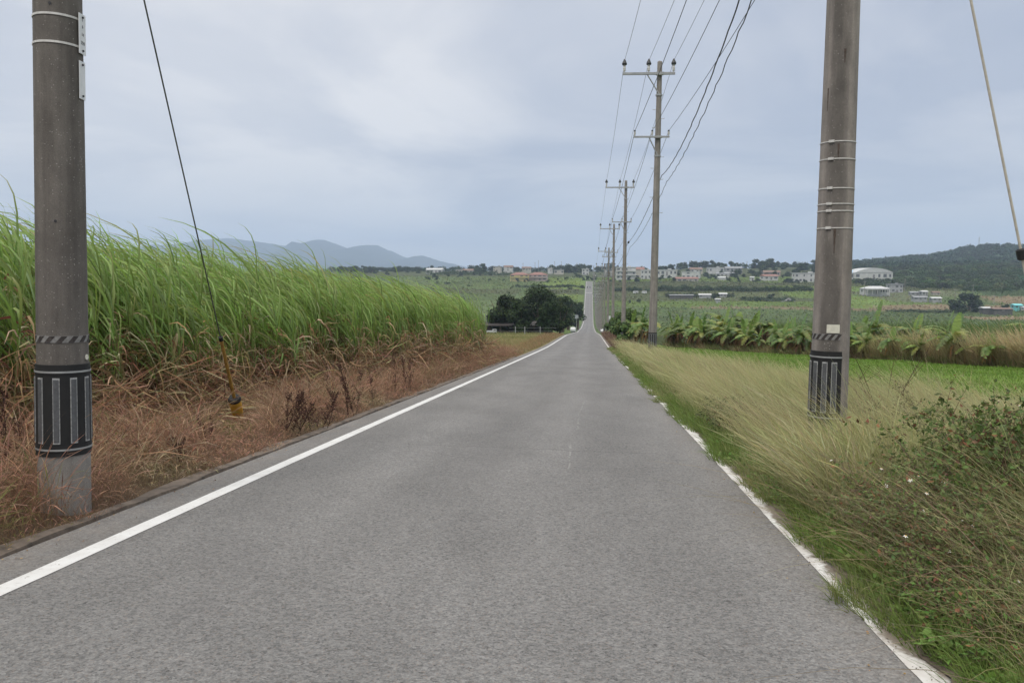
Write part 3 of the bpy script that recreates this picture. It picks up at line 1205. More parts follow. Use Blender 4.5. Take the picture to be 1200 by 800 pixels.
tp = Vector(right.matrix_world @ Vector((0, 0, 11.0)))
pd = Vector(at(1197, 297, 7.95))
dirn = (pd - tp).normalized()
pt0 = Vector(at(1140, 0, 8.0))
foot = pd + (pd - pt0).normalized() * 2.25
t_ = thing('guy_wire', 'pale thick guy wire with a black clamp, slanting beside the thick pole', 'guy wire', foot)
dv = (pt0 - pd).normalized()
sm = SM()
rel = pd - foot
pts = [rel + dv * s_ for s_ in (-2.25, 0, 2.0, 4.0, 7.6)]
for i, p in enumerate(pts):
    p.x -= (0, 0, 0.015, 0.03, 0.1)[i]
sm.tube(pts, 0.012, 8)
sm.obj('wire', SHEATH, t_, True)
sm = SM()
sm.tube([rel + dv * s_ for s_ in (-0.06, -0.05, 0.03, 0.045)], [0.028, 0.042, 0.042, 0.025], 10)
sm.obj('clamp', BLACK, t_, True)

# ------------------------------------------------------------------ sugarcane
WIND = np.array([-1.0, 0.1, 0.0])


def cane(fm_g, fm_d, roots, nleaf=11, hscale=1.0, dry=True, seg=5, wide=1.0, stalks=True, fm_s=None):
    n = len(roots)
    hscale = hscale * 1.31
    hs = rng.uniform(1.05, 1.75, n) * hscale
    lean = np.stack([rng.normal(-0.14, 0.10, n), rng.normal(0, 0.10, n), np.zeros(n)], -1)
    top = roots + np.stack([lean[:, 0] * hs, lean[:, 1] * hs, hs], -1)
    if stalks:
        mid = roots * 0.5 + top * 0.5 - lean * 0.15
        (fm_s or fm_d).ribbons(roots, mid, top, np.full(n, 0.032), 4, vary((0.20, 0.14, 0.075), n), vary((0.16, 0.20, 0.06), n), 'stem')
    m = n * nleaf
    idx = np.repeat(np.arange(n), nleaf)
    f = rng.uniform(0.42, 1.04, m)
    base = roots[idx] * (1 - f[:, None]) + top[idx] * f[:, None]
    az = rng.uniform(0, 2 * pi, m)
    A = np.stack([np.cos(az), np.sin(az), np.zeros(m)], -1)
    L = rng.uniform(0.80, 1.35, m) * hscale
    up = np.array([0, 0, 1.0])
    young = np.clip((f - 0.55) / 0.45, 0, 1)[:, None]
    wd = rng.uniform(0.55, 1.25, (m, 1))
    P1 = base + L[:, None] * (up * (0.47 + 0.14 * young) + A * 0.22 + WIND * 0.15 * wd)
    tipz = (0.08 + 0.54 * young + rng.normal(0, 0.20, (m, 1))).clip(-0.5, 0.72)
    P2 = base + L[:, None] * (up * tipz + A * 0.42 + WIND * (0.62 + 0.12 * young) * wd)
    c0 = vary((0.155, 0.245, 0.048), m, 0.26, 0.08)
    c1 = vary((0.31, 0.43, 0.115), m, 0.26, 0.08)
    yel = rng.random(m) < 0.13
    c1[yel] = vary((0.36, 0.33, 0.12), yel.sum(), 0.2)
    lowm = (f < 0.56) & (rng.random(m) < 0.5)
    c0[lowm] = vary((0.27, 0.20, 0.09), lowm.sum())
    c1[lowm] = vary((0.36, 0.27, 0.14), lowm.sum())
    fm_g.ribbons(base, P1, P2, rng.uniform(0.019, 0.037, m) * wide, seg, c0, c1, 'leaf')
    if dry:
        nd_ = 13
        m = n * nd_
        idx = np.repeat(np.arange(n), nd_)
        f = rng.uniform(0.05, 0.86, m)
        base = roots[idx] * (1 - f[:, None]) + top[idx] * f[:, None]
        az = rng.uniform(0, 2 * pi, m)
        A = np.stack([np.cos(az), np.sin(az), np.zeros(m)], -1)
        L = rng.uniform(0.4, 1.0, m)
        P1 = base + L[:, None] * (up * rng.uniform(0.0, 0.45, (m, 1)) + A * 0.35)
        P2 = base + L[:, None] * (up * rng.uniform(-0.75, 0.1, (m, 1)) + A * rng.uniform(0.35, 0.75, (m, 1)) + WIND * 0.1)
        P2[:, 2] = np.maximum(P2[:, 2], H(P2[:, 0], P2[:, 1]) + 0.03)
        cc = vary((0.36, 0.25, 0.135), m, 0.32, 0.10)
        red = rng.random(m) < 0.3
        cc[red] = vary((0.19, 0.085, 0.05), red.sum(), 0.3)
        pale = rng.random(m) < 0.2
        cc[pale] = vary((0.52, 0.43, 0.27), pale.sum(), 0.2)
        fm_d.ribbons(base, P1, P2, rng.uniform(0.014, 0.032, m), 3, cc, cc * 1.1, 'leaf')


def zroots(x, y):
    return np.stack([x, y, H(x, y)], -1)


def edge_x(y):
    """front edge of the cane along the left verge"""
    return np.interp(y, [3, 8, 13, 20, 30, 37, 39], [-6.1, -6.1, -6.2, -5.6, -5.0, -4.7, -5.0]) + 0.12 * np.sin(y * 1.7)


# front stools, each a plant of its own
fy = np.arange(4.0, 38.6, 0.42)
for i, y in enumerate(fy):
    for row in (0, 1):
        x = float(edge_x(y)) - 0.2 - 0.75 * row + random.uniform(-0.12, 0.12)
        yq = y + 0.2 * row + random.uniform(-0.1, 0.1)
        if 9.0 < yq < 10.2 and row == 0:
            continue
        ns = random.randint(5, 8)
        xr = x + rng.normal(0, 0.13, ns)
        yr = yq + rng.normal(0, 0.15, ns)
        hsc = random.uniform(0.86, 1.04) * (0.92 if row == 0 else 1.05)
        o = thing('sugarcane_clump', 'tall green sugarcane clump leaning in the wind at the roadside edge of the field', 'sugarcane',
                  (x, yq, float(H(x, yq))), 0, 'sugarcane clumps along the field edge')
        fg, fd, fs = FM(), FM(), FM()
        cane(fg, fd, zroots(xr, yr), 16, hsc, True, 5, 1.0, True, fs)
        for (fm_, nm, mt) in ((fg, 'leaves', CANE), (fd, 'dry_leaves', DRY), (fs, 'stalks', DRY)):
            ob = fm_.obj(nm, mt, o)
            ob.location = (-x, -yq, -float(H(x, yq)))
# the crop behind them
fg, fd = FM(), FM()
n = 2900
yy = rng.uniform(2.5, 39.5, n)
xx = edge_x(yy) - 1.3 - rng.random(n) * 4.0
cane(fg, fd, zroots(xx, yy), 14, 1.04, True, 4)
n = 5200
yy = rng.uniform(1.0, 40.5, n)
xx = edge_x(yy) - 5 - rng.random(n) ** 1.2 * 38
cane(fg, fd, zroots(xx, yy), 9, 1.06, False, 4, 1.25, False)
crop = fg.obj('sugarcane_crop', CANE)
stuff(crop, 'dense green sugarcane crop filling the field behind its front clumps', 'sugarcane crop')
fd.obj('dry_stalks', DRY, crop)['kind'] = 'stuff'

# ------------------------------------------------------------------ grasses
def blades(fm, x, y, h, wdt, c0, c1, lean=(0, 0), spread=0.3, droop=0.3, seg=4, prof='blade', z=None):
    n = len(x)
    R = zroots(x, y)
    if z is not None:
        R[:, 2] += z
    az = rng.uniform(0, 2 * pi, n)
    A = np.stack([np.cos(az), np.sin(az), np.zeros(n)], -1) * np.abs(rng.normal(spread, spread * 0.5, n))[:, None]
    Ln = np.stack([np.broadcast_to(lean[0], (n,)), np.broadcast_to(lean[1], (n,)), np.zeros(n)], -1)
    hh_ = h[:, None]
    up = np.array([0, 0, 1.0])
    P1 = R + hh_ * (up * 0.62 + A * 0.4 + Ln * 0.32)
    P2 = R + hh_ * (up * (1.0 - droop * rng.random((n, 1))) + A + Ln)
    fm.ribbons(R, P1, P2, wdt, seg, c0, c1, prof)


def mixcol(a, b, t):
    t = np.clip(t, 0, 1)[:, None]
    return a * (1 - t) + b * t


# right verge : long straw-coloured grass leaning to the left
fm = FM()
for (y0, y1, dens, wmul) in ((2.2, 6, 1000, 0.75), (6, 10, 850, 0.9), (10, 18, 430, 1.4), (18, 32, 200, 2.4), (32, 62, 75, 4.2)):
    A_ = (y1 - y0) * 10
    n = int(A_ * dens)
    y = rng.uniform(y0, y1, n)
    x = 1.62 + rng.random(n) * (xb(y) + 0.9 - 1.62) + 0.15 * noise(y, y * 0, 0.9, 2)
    keep = (x - 1.62) / 0.9 + 0.25 > rng.random(n)
    keep &= (noise(x, y, 1.1, 8) > -0.75)
    keep &= x < xb(y) + 0.5 * noise(x, y, 2.0, 9) + 0.3
    x, y = x[keep], y[keep]
    n = len(x)
    kind = noise(x, y, 2.2, 10)
    edge = sst(1.55, 2.2, x)
    far_ = sst(xb(y), xb(y) - 1.5, x)
    h = (0.16 + 0.60 * edge * (0.35 + 0.65 * far_)) * rng.uniform(0.55, 1.12, n) * (1 + 0.15 * noise(x, y, 1.5, 3))
    for (bx, by, brx, bry) in ((2.15, 5.1, 0.55, 0.8), (3.1, 5.6, 0.9, 1.0)):
        h = np.where(((x - bx) / brx) ** 2 + ((y - by) / bry) ** 2 < 1, h * 0.85, h)
    h = h * np.where((np.abs(x - 0.284 * y) < 0.55) & (y > 5.6) & (y < 8.4), 1.3, 1)
    h = h * np.where(y < 4.8, 0.55 + 0.35 * rng.random(n), 1)
    greenness = np.clip(0.80 - 0.50 * edge + 0.45 * kind * (1 - 0.3 * edge) + 0.25 * (y < 5), 0.05, 1)
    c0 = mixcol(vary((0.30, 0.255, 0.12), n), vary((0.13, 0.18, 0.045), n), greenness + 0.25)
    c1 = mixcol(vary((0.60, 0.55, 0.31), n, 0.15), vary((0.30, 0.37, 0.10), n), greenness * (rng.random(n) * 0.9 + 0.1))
    pur = (noise(x, y, 3.0, 12) > 0.35) & (rng.random(n) < 0.4)
    c1[pur] = vary((0.40, 0.28, 0.20), pur.sum())
    hd = rng.random(n) < 0.35
    lx = -0.44 + 0.36 * noise(x, y, 0.8, 13) + 0.22 * rng.normal(size=n)
    h = h * (0.8 + 0.45 * sst(-0.5, 0.6, noise(x, y, 0.55, 29)))
    ly = 0.2 * noise(x, y, 1.2, 14) + 0.2 * rng.normal(size=n)
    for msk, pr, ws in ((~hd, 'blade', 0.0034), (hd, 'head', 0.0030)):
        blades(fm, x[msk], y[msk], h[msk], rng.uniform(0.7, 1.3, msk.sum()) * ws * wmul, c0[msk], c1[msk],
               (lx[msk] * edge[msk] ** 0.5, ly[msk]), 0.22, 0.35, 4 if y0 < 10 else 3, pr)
n = 5200
y = rng.uniform(6.2, 7.95, n)
x = 0.285 * y + rng.normal(0.12, 0.32, n)
kp = x > 1.75
x, y = x[kp], y[kp]
n = len(x)
cc = mixcol(vary((0.58, 0.52, 0.30), n, 0.18), vary((0.28, 0.33, 0.10), n, 0.2), rng.random(n) ** 2)
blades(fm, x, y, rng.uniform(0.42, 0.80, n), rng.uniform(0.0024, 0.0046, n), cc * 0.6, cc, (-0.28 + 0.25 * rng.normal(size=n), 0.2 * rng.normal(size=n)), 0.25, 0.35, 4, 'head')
vg = fm.obj('tall_grass', DRY)
stuff(vg, 'long straw coloured grass leaning left along the right verge', 'grass')

# short green grass and clover along the white line
fm = FM()
n = 42000
y = 2.6 + rng.random(n) ** 1.6 * 58
x = 1.50 + np.abs(rng.normal(0, 0.26, n)) + 0.16 * noise(y, y * 0, 0.9, 2)
kp = noise(x, y, 0.8, 5) > -0.55
x, y = x[kp], y[kp]
n = len(x)
x = x - 0.19 * sst(0.25, 0.7, noise(y, y * 0 + 4, 1.3, 27))
h = rng.uniform(0.05, 0.26, n)
c0 = vary((0.12, 0.16, 0.045), n)
c1 = mixcol(vary((0.17, 0.25, 0.055), n), vary((0.42, 0.36, 0.20), n), (noise(x, y, 1.6, 6) + 0.2) * rng.random(n) * 1.6)
blades(fm, x, y, h, rng.uniform(0.003, 0.006, n) * (1 + y / 18), c0, c1, (-0.25, 0), 0.5, 0.5, 3)
n = 9000
y = 2.8 + rng.random(n) ** 1.7 * 26
x = 1.55 + np.abs(rng.normal(0.05, 0.26, n)) + 0.16 * noise(y, y * 0, 0.9, 2)
kp = noise(x, y, 0.6, 15) > -0.1
x, y = x[kp], y[kp]
x = x - 0.19 * sst(0.25, 0.7, noise(y, y * 0 + 4, 1.3, 27))
pos = zroots(x, y)
pos[:, 2] += rng.uniform(0.03, 0.13, len(x))
nr = rng.normal(0, 0.45, (len(x), 3)) + np.array([0, -0.2, 1])
fm.cards(pos, nr, rng.uniform(0.025, 0.055, len(x)), vary((0.125, 0.20, 0.045), len(x)), 0.8)
o = fm.obj('verge_weeds', LEAF)
stuff(o, 'low green weeds creeping over the worn right edge line', 'weeds')

# mown bright grass between the verge and the banana row
fm = FM()
n = 80000
y = rng.uniform(8, 58, n)
x = xb(y) - 1.0 + rng.random(n) * (np.minimum(edge_row(y), 28) - xb(y) + 1.0)
h = rng.uniform(0.04, 0.13, n)
c0 = vary((0.115, 0.185, 0.035), n)
c1 = mixcol(vary((0.19, 0.32, 0.05), n), vary((0.30, 0.30, 0.11), n), (noise(x, y, 4, 16) - 0.2) * 0.9 * rng.random(n))
blades(fm, x, y, h, rng.uniform(0.008, 0.016, n) * (1 + y / 40), c0, c1, (-0.2, 0), 0.6, 0.5, 2)
o = fm.obj('mown_grass', LEAF)
stuff(o, 'short bright green mown grass strip in front of the banana row', 'grass')

# left verge : low russet dead grass
fm = FM()
for (y0, y1, dens, wmul) in ((2.5, 7, 1900, 0.9), (7, 12, 1500, 1.15), (12, 20, 800, 1.6), (20, 48, 280, 2.6)):
    n = int((y1 - y0) * 2.7 * dens)
    y = rng.uniform(y0, y1, n)
    wd = -3.95 - edge_x(np.minimum(y, 38))
    x = -3.84 - rng.random(n) * (np.maximum(wd, 1.0) + 0.7) + 0.10 * noise(y, y * 0, 0.9, 4)
    tuft = noise(x, y, 0.55, 17)
    kp = (tuft > -0.45) | (y < 6.5)
    kp &= ((x + 5.9) ** 2 / 0.5 + (y - 12.2) ** 2 / 3.0 > 1) | (rng.random(n) < 0.25)
    x, y, tuft = x[kp], y[kp], tuft[kp]
    n = len(x)
    edge = sst(-3.9, -4.4, x)
    edge = np.where((y < 6.6) & (x < -3.95), np.maximum(edge, 0.75) * 1.15, edge)
    edge = edge * np.where((np.abs(x / y - gsl) < 0.035) & (y > gy0 - 3.2) & (y < gy0 + 0.3), 0.08, 1)
    h = (0.12 + 0.42 * edge) * (0.70 + 0.6 * tuft) * rng.uniform(0.5, 1.2, n) + 0.03
    clump = sst(0.2, 0.75, noise(x, y, 0.75, 28)) * edge
    h = h * (1 + 0.75 * clump)
    hue = noise(x, y, 1.4, 18)
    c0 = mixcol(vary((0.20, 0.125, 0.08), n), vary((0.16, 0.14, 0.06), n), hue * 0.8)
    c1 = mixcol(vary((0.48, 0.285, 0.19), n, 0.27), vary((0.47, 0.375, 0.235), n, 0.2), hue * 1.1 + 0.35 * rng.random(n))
    ru = rng.random(n) < 0.55 * clump
    c1[ru] = vary((0.36, 0.165, 0.105), ru.sum(), 0.3)
    dk = rng.random(n) < 0.16
    c1[dk] = vary((0.15, 0.085, 0.06), dk.sum())
    gr = (noise(x, y, 1.0, 19) > 0.45) & (rng.random(n) < 0.4)
    c1[gr] = vary((0.20, 0.21, 0.07), gr.sum())
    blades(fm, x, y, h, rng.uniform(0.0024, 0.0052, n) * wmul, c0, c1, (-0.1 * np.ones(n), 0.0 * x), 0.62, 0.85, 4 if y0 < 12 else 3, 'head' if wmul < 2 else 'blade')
o = fm.obj('dead_grass', DRY)
stuff(o, 'low russet dead grass along the left verge before the cane', 'grass')

# fallen straw at the foot of the cane
fm = FM()
n = 2600
y = 3 + rng.random(n) ** 1.3 * 34
x = edge_x(y) + rng.normal(0.0, 0.4, n)
pos = zroots(x, y)
pos[:, 2] += rng.uniform(0.02, 0.16, n)
az = rng.uniform(0, 2 * pi, n)
L = rng.uniform(0.25, 0.9, n)
D = np.stack([np.cos(az), np.sin(az), rng.normal(0, 0.12, n)], -1) * L[:, None]
cc = vary((0.44, 0.34, 0.20), n, 0.25)
br = rng.random(n) < 0.4
cc[br] = vary((0.24, 0.14, 0.08), br.sum())
fm.ribbons(pos, pos + D * 0.5 + np.array([0, 0, 0.05]), pos + D, rng.uniform(0.012, 0.03, n), 3, cc, cc * 1.1, 'leaf')
o = fm.obj('cane_straw', DRY)
stuff(o, 'pale fallen cane straw lying at the foot of the cane', 'straw')

# dead leaves hanging and propped in the foot of the cane
fm = FM()
n = 6500
y = 3 + rng.random(n) ** 1.2 * 36
x = edge_x(y) - 0.1 + np.abs(rng.normal(0, 0.24, n)) * rng.choice([-2.2, -1.5, 0.8], n)
pos = zroots(x, y)
pos[:, 2] += rng.random(n) ** 1.6 * 0.85
az = rng.uniform(0, 2 * pi, n)
L = rng.uniform(0.3, 0.95, n)
D = np.stack([np.cos(az), np.sin(az), rng.normal(-0.15, 0.5, n)], -1) * L[:, None]
end = pos + D
end[:, 2] = np.maximum(end[:, 2], H(end[:, 0], end[:, 1]) + 0.02)
cc = vary((0.37, 0.265, 0.15), n, 0.4, 0.12)
br = rng.random(n) < 0.35
cc[br] = vary((0.25, 0.135, 0.08), br.sum(), 0.3)
fm.ribbons(pos, pos + D * 0.5 + np.stack([rng.normal(0, .05, n), rng.normal(0, .05, n), rng.normal(0.05, 0.10, n)], -1), end, rng.uniform(0.006, 0.018, n) * (1 + y / 60), 4, cc, cc * 1.1, 'leaf')
o = fm.obj('cane_trash', DRY)
stuff(o, 'dry brown cane leaves tangled low along the front of the cane', 'dead leaves')

# grit and leaf litter along the asphalt edges
fm = FM()
n = 3000
y = 2.5 + rng.random(n) ** 1.8 * 26
sd2 = rng.random(n) < 0.6
x = np.where(sd2, 1.56 - np.abs(rng.normal(0, 0.20, n)), -3.74 + np.abs(rng.normal(0, 0.14, n)))
pos = np.stack([x, y, P(y) + 0.008], -1)
nr = rng.normal(0, 0.35, (n, 3)) + np.array([0, 0, 1.0])
cc = vary((0.20, 0.17, 0.14), n, 0.4)
lf = rng.random(n) < 0.14
cc[lf] = vary((0.27, 0.18, 0.09), lf.sum(), 0.35)
fm.cards(pos, nr, rng.uniform(0.004, 0.013, n) * np.where(lf, 1.7, 1), cc, 0.7)
o = fm.obj('litter', DRY)
stuff(o, 'grit and dead leaf litter along the asphalt edges', 'litter')

# yellow field after the cane
fm = FM()
n = 52000
y = 39 + rng.random(n) ** 1.2 * 88
x = -3.9 - rng.random(n) ** 1.3 * 36
kp = rng.random(n) < np.where(y > 100, 0.45, 1)
x, y = x[kp], y[kp]
n = len(x)
c0 = vary((0.20, 0.18, 0.07), n)
c1 = mixcol(vary((0.40, 0.35, 0.17), n), vary((0.17, 0.22, 0.06), n), noise(x, y, 9, 20) * 0.8 + sst(95, 118, y) * 0.7)
bro = (x > -4.9 - 0.02 * (y - 40)) | ((y < 50) & (rng.random(n) < 0.8))
c1[bro] = vary((0.38, 0.225, 0.14), bro.sum())
h = rng.uniform(0.2, 0.5, n) * np.where(x > -4.6, 0.6, 1)
blades(fm, x, y, h, rng.uniform(0.010, 0.02, n) * (y / 45), c0, c1, (-0.35, 0), 0.3, 0.4, 2)
o = fm.obj('yellow_grass', DRY)
stuff(o, 'yellow grass field between the cane and the dark tree grove', 'grass')


# ------------------------------------------------------------------ single weeds and bushes
def tag_stuffless(o, label, cat, group=None):
    return tag(o, label, cat, group)


def dead_weed(px, py, h, label, nb=14, spread=0.28, col=(0.060, 0.034, 0.028), bushy=False):
    gp = ground_hit(px, py, 80)
    o = thing('dead_weed', label, 'weed', gp, 0, 'dead weeds on the left verge')
    fm = FM()
    ns = 5 if bushy else random.choice((1, 2))
    for s_ in range(ns):
        base = np.array([random.gauss(0, 0.10 if bushy else 0.03), random.gauss(0, 0.08 if bushy else 0.03), -0.02])
        hh_ = h * random.uniform(0.75, 1.0)
        tip = base + np.array([random.gauss(-0.05, 0.14 if bushy else 0.05), random.gauss(0, 0.1), hh_])
        fm.ribbons(base[None], (base + tip)[None] / 2 + 0.02, tip[None], [0.012], 6, vary(col, 1), vary(col, 1), 'stem')
        fm.ribbons(base[None], (base + tip)[None] / 2 + 0.02, tip[None], [0.012], 6, vary(col, 1), vary(col, 1), 'stem', np.array([[0.3, 1, 0]]))
        f = rng.uniform(0.15, 0.98, nb)
        b0 = base + (tip - base) * f[:, None]
        az = rng.uniform(0, 2 * pi, nb)
        L = rng.uniform(0.10, 0.32, nb) * (1.15 - f) * h + 0.05
        D = np.stack([np.cos(az) * spread * 2, np.sin(az) * spread * 2, np.full(nb, 0.8)], -1) * L[:, None]
        cc = vary(col, nb, 0.3)
        fm.ribbons(b0, b0 + D * 0.45 + np.stack([D[:, 0], D[:, 1], D[:, 2] * 0], -1) * 0.15, b0 + D, np.full(nb, 0.007), 4, cc, cc, 'stem')
        # dry leaf and seed remnants
        m = nb * 9
        k = rng.integers(0, nb, m)
        pos = b0[k] + D[k] * rng.uniform(0.1, 1.0, (m, 1)) + rng.normal(0, 0.012, (m, 3))
        fm.cards(pos, rng.normal(size=(m, 3)), rng.uniform(0.015, 0.042, m), vary((0.095, 0.05, 0.038), m, 0.35), 0.45)
    fm.obj('stem', DRY, o)
    return o


dead_weed(12, 572, 1.02, 'tall dark dead weed left of the dark pole, near the frame edge', 26, 0.2)
dead_weed(34, 566, 0.7, 'shorter dark dead weed close against the dark pole', 16, 0.25)
dead_weed(243, 520, 0.42, 'small single dark seed stalk below the yellow anchor guard', 9, 0.12)
dead_weed(205, 545, 0.34, 'low dark weed in the russet grass right of the dark pole', 8, 0.25, bushy=True)
dead_weed(345, 512, 0.62, 'wide bushy dark dead weed at the kerb right of the yellow guard', 18, 0.3, bushy=True)
dead_weed(378, 505, 0.60, 'bushy dark dead weed touching the asphalt edge', 18, 0.32, bushy=True)
dead_weed(412, 490, 0.98, 'tall dead weed with reddish stems before the cane edge', 18, 0.22, bushy=True)
dead_weed(440, 478, 0.78, 'slender dark dead weed, second of the tall group by the cane', 16, 0.22)
dead_weed(466, 462, 1.10, 'tallest dark dead weed of the group before the cane', 24, 0.2)
dead_weed(479, 460, 1.0, 'dark dead weed leaning beside the tallest one', 22, 0.2)
dead_weed(546, 424, 0.9, 'small far dark dead weed near the end of the cane', 14, 0.25)

# the two bushes and the weeds by the right verge
def bush(name, label, x, y, rx, ry_, h, nst, nlf, leafcol, stemcol, leafs=(0.015, 0.04), flowers=0, cat='bush', seedcol=None, leaf_low=0.12):
    z = float(H(x, y))
    o = thing(name, label, cat, (x, y, z))
    fs, fl, ff_ = FM(), FM(), FM()
    # sprawling stems
    b0 = np.stack([rng.normal(0, rx * 0.45, nst).clip(-rx * 0.72, rx), rng.normal(0, ry_ * 0.45, nst).clip(-ry_, ry_), np.full(nst, -0.02)], -1)
    az = rng.uniform(0, 2 * pi, nst)
    hh_ = h * np.sqrt(np.clip(1 - (b0[:, 0] / rx) ** 2 * 0.5 - (b0[:, 1] / ry_) ** 2 * 0.5, 0.15, 1)) * rng.uniform(0.6, 1.12, nst)
    out = rng.uniform(0.1, 0.75, nst)
    tip = b0 + np.stack([np.cos(az) * out * rx * 0.6 - 0.12, np.sin(az) * out * ry_ * 0.6, hh_], -1)
    tip[:, 0] = np.maximum(tip[:, 0], 1.58 - x + 0.15 * rng.random(nst))
    P1 = b0 + (tip - b0) * 0.5 + np.stack([-np.cos(az) * 0.1, -np.sin(az) * 0.1, hh_ * 0.25], -1)
    cc = vary(stemcol, nst, 0.3)
    fs.ribbons(b0, P1, tip, rng.uniform(0.004, 0.008, nst), 6, cc, cc * 1.15, 'stem')
    # side twigs
    m = nst * 5
    k = rng.integers(0, nst, m)
    t = rng.uniform(0.3, 0.98, (m, 1))
    q0 = (1 - t) ** 2 * b0[k] + 2 * t * (1 - t) * P1[k] + t ** 2 * tip[k]
    d = rng.normal(0, 1, (m, 3)) * np.array([1, 1, 0.6]) + np.array([-0.25, 0, 0.35])
    d *= rng.uniform(0.06, 0.26, (m, 1)) / np.linalg.norm(d, axis=1, keepdims=True)
    d[:, 0] = np.where(q0[:, 0] + d[:, 0] < 1.55 - x, np.abs(d[:, 0]), d[:, 0])
    cc = vary(stemcol, m, 0.35)
    fs.ribbons(q0, q0 + d * 0.5 + np.array([0, 0, 0.02]), q0 + d, rng.uniform(0.0025, 0.0045, m), 3, cc, cc * 1.2, 'stem')
    # leaves sit on the twigs
    j = rng.integers(0, m, nlf)
    pos = q0[j] + d[j] * rng.uniform(0, 1.1, (nlf, 1)) + rng.normal(0, 0.018, (nlf, 3))
    pos = pos[pos[:, 2] > leaf_low * h * rng.random(nlf)]
    n = len(pos)
    nr = rng.normal(0, 0.7, (n, 3)) + np.array([0, -0.25, 0.8])
    lc = vary(leafcol, n, 0.28, 0.1)
    dy = rng.random(n) < 0.10
    lc[dy] = vary((0.20, 0.10, 0.05), dy.sum(), 0.3)
    fl.cards(pos, nr, rng.uniform(*leafs, n), lc, 0.5)
    fs.obj('stems', DRY, o)
    fl.obj('foliage', LEAF, o)
    if seedcol is not None:
        m2 = nlf // 3
        j = rng.integers(0, m, m2)
        pos = q0[j] + d[j] * rng.uniform(0.5, 1.15, (m2, 1)) + rng.normal(0, 0.012, (m2, 3))
        ff_.cards(pos, rng.normal(size=(m2, 3)), rng.uniform(0.008, 0.024, m2), vary(seedcol, m2, 0.35), 0.5)
        ff_.obj('seed_heads', DRY, o)
    if flowers:
        fw = FM()
        j = rng.permutation(m)[:flowers * 3]
        j = j[np.argsort(-q0[j, 2])][:flowers]
        c_ = q0[j] + d[j] * 1.1 + np.array([0, 0, 0.02])
        for pt in c_:
            npet = 5
            a = np.arange(npet) * 2 * pi / npet
            nrm = np.array([random.gauss(-0.1, 0.3), random.gauss(-0.5, 0.3), 0.8])
            nrm /= np.linalg.norm(nrm)
            e1 = np.cross(nrm, [1, 0.2, 0.1])
            e1 /= np.linalg.norm(e1)
            e2 = np.cross(nrm, e1)
            rr_ = random.uniform(0.006, 0.011)
            D = np.cos(a)[:, None] * e1 + np.sin(a)[:, None] * e2
            p0 = np.repeat(pt[None], npet, 0)
            fw.ribbons(p0, p0 + D * rr_ * 0.6 + nrm * 0.003, p0 + D * rr_ * 1.3, np.full(npet, rr_ * 0.95), 2, vary((0.78, 0.76, 0.70), npet, 0.05, 0.02), vary((0.80, 0.79, 0.74), npet, 0.05, 0.02), 'const', np.cross(D, nrm))
            fw.cards(pt[None] + nrm * 0.006, nrm[None], [0.010], vary((0.55, 0.33, 0.05), 1), 1.0)
        fw.obj('blossoms', LEAF, o)
    return o


bush('bush', 'tangled purplish brown weed bush with tiny white flowers beside the right edge line', 2.2, 5.05, 0.62, 0.85, 0.54, 240, 9500, (0.125, 0.165, 0.052), (0.16, 0.115, 0.08), (0.014, 0.042), 12, 'bush', (0.20, 0.14, 0.095))
bush('bush', 'leafy green weed bush at the right frame edge with white flowers', 3.1, 5.6, 0.95, 1.15, 0.86, 320, 18000, (0.115, 0.160, 0.045), (0.12, 0.08, 0.055), (0.018, 0.058), 12, 'bush', (0.14, 0.09, 0.06))
bush('bush', 'low mixed weed bush at the bottom right below the leafy green bush', 2.15, 4.1, 0.5, 0.7, 0.22, 130, 6000, (0.115, 0.175, 0.046), (0.13, 0.085, 0.06), (0.014, 0.042), 4, 'bush', (0.17, 0.11, 0.07))
bush('bush', 'small dark weed patch in the straw grass left of the thick pole', 2.2, 11.6, 0.75, 1.1, 0.5, 80, 2600, (0.085, 0.11, 0.04), (0.10, 0.07, 0.05), (0.02, 0.05), 0, 'bush', (0.14, 0.09, 0.06))
bush('bush', 'small dark seedy weed behind the tangled bush, right of the thick pole', 3.3, 8.6, 0.6, 0.7, 0.80, 50, 1500, (0.10, 0.12, 0.045), (0.11, 0.07, 0.05), (0.015, 0.035), 0, 'bush', (0.15, 0.09, 0.06))

# trailing straws over the bush foot
fm = FM()
n = 600
y = rng.uniform(3.0, 5.6, n)
x = rng.uniform(1.75, 3.4, n)
keep = x > 1.75
x, y = x[keep], y[keep]
n = len(x)
L = rng.uniform(0.4, 0.95, n)
cc = vary((0.36, 0.30, 0.17), n, 0.2)
blades(fm, x, y, L, rng.uniform(0.0022, 0.0042, n), cc * 0.8, cc, (-0.95 + 0.35 * rng.normal(size=n), 0.1 * rng.normal(size=n)), 0.3, 0.9, 6)
o = fm.obj('bent_grass', DRY)
stuff(o, 'bent dry grass stalks trailing over the bottom right weeds', 'grass')


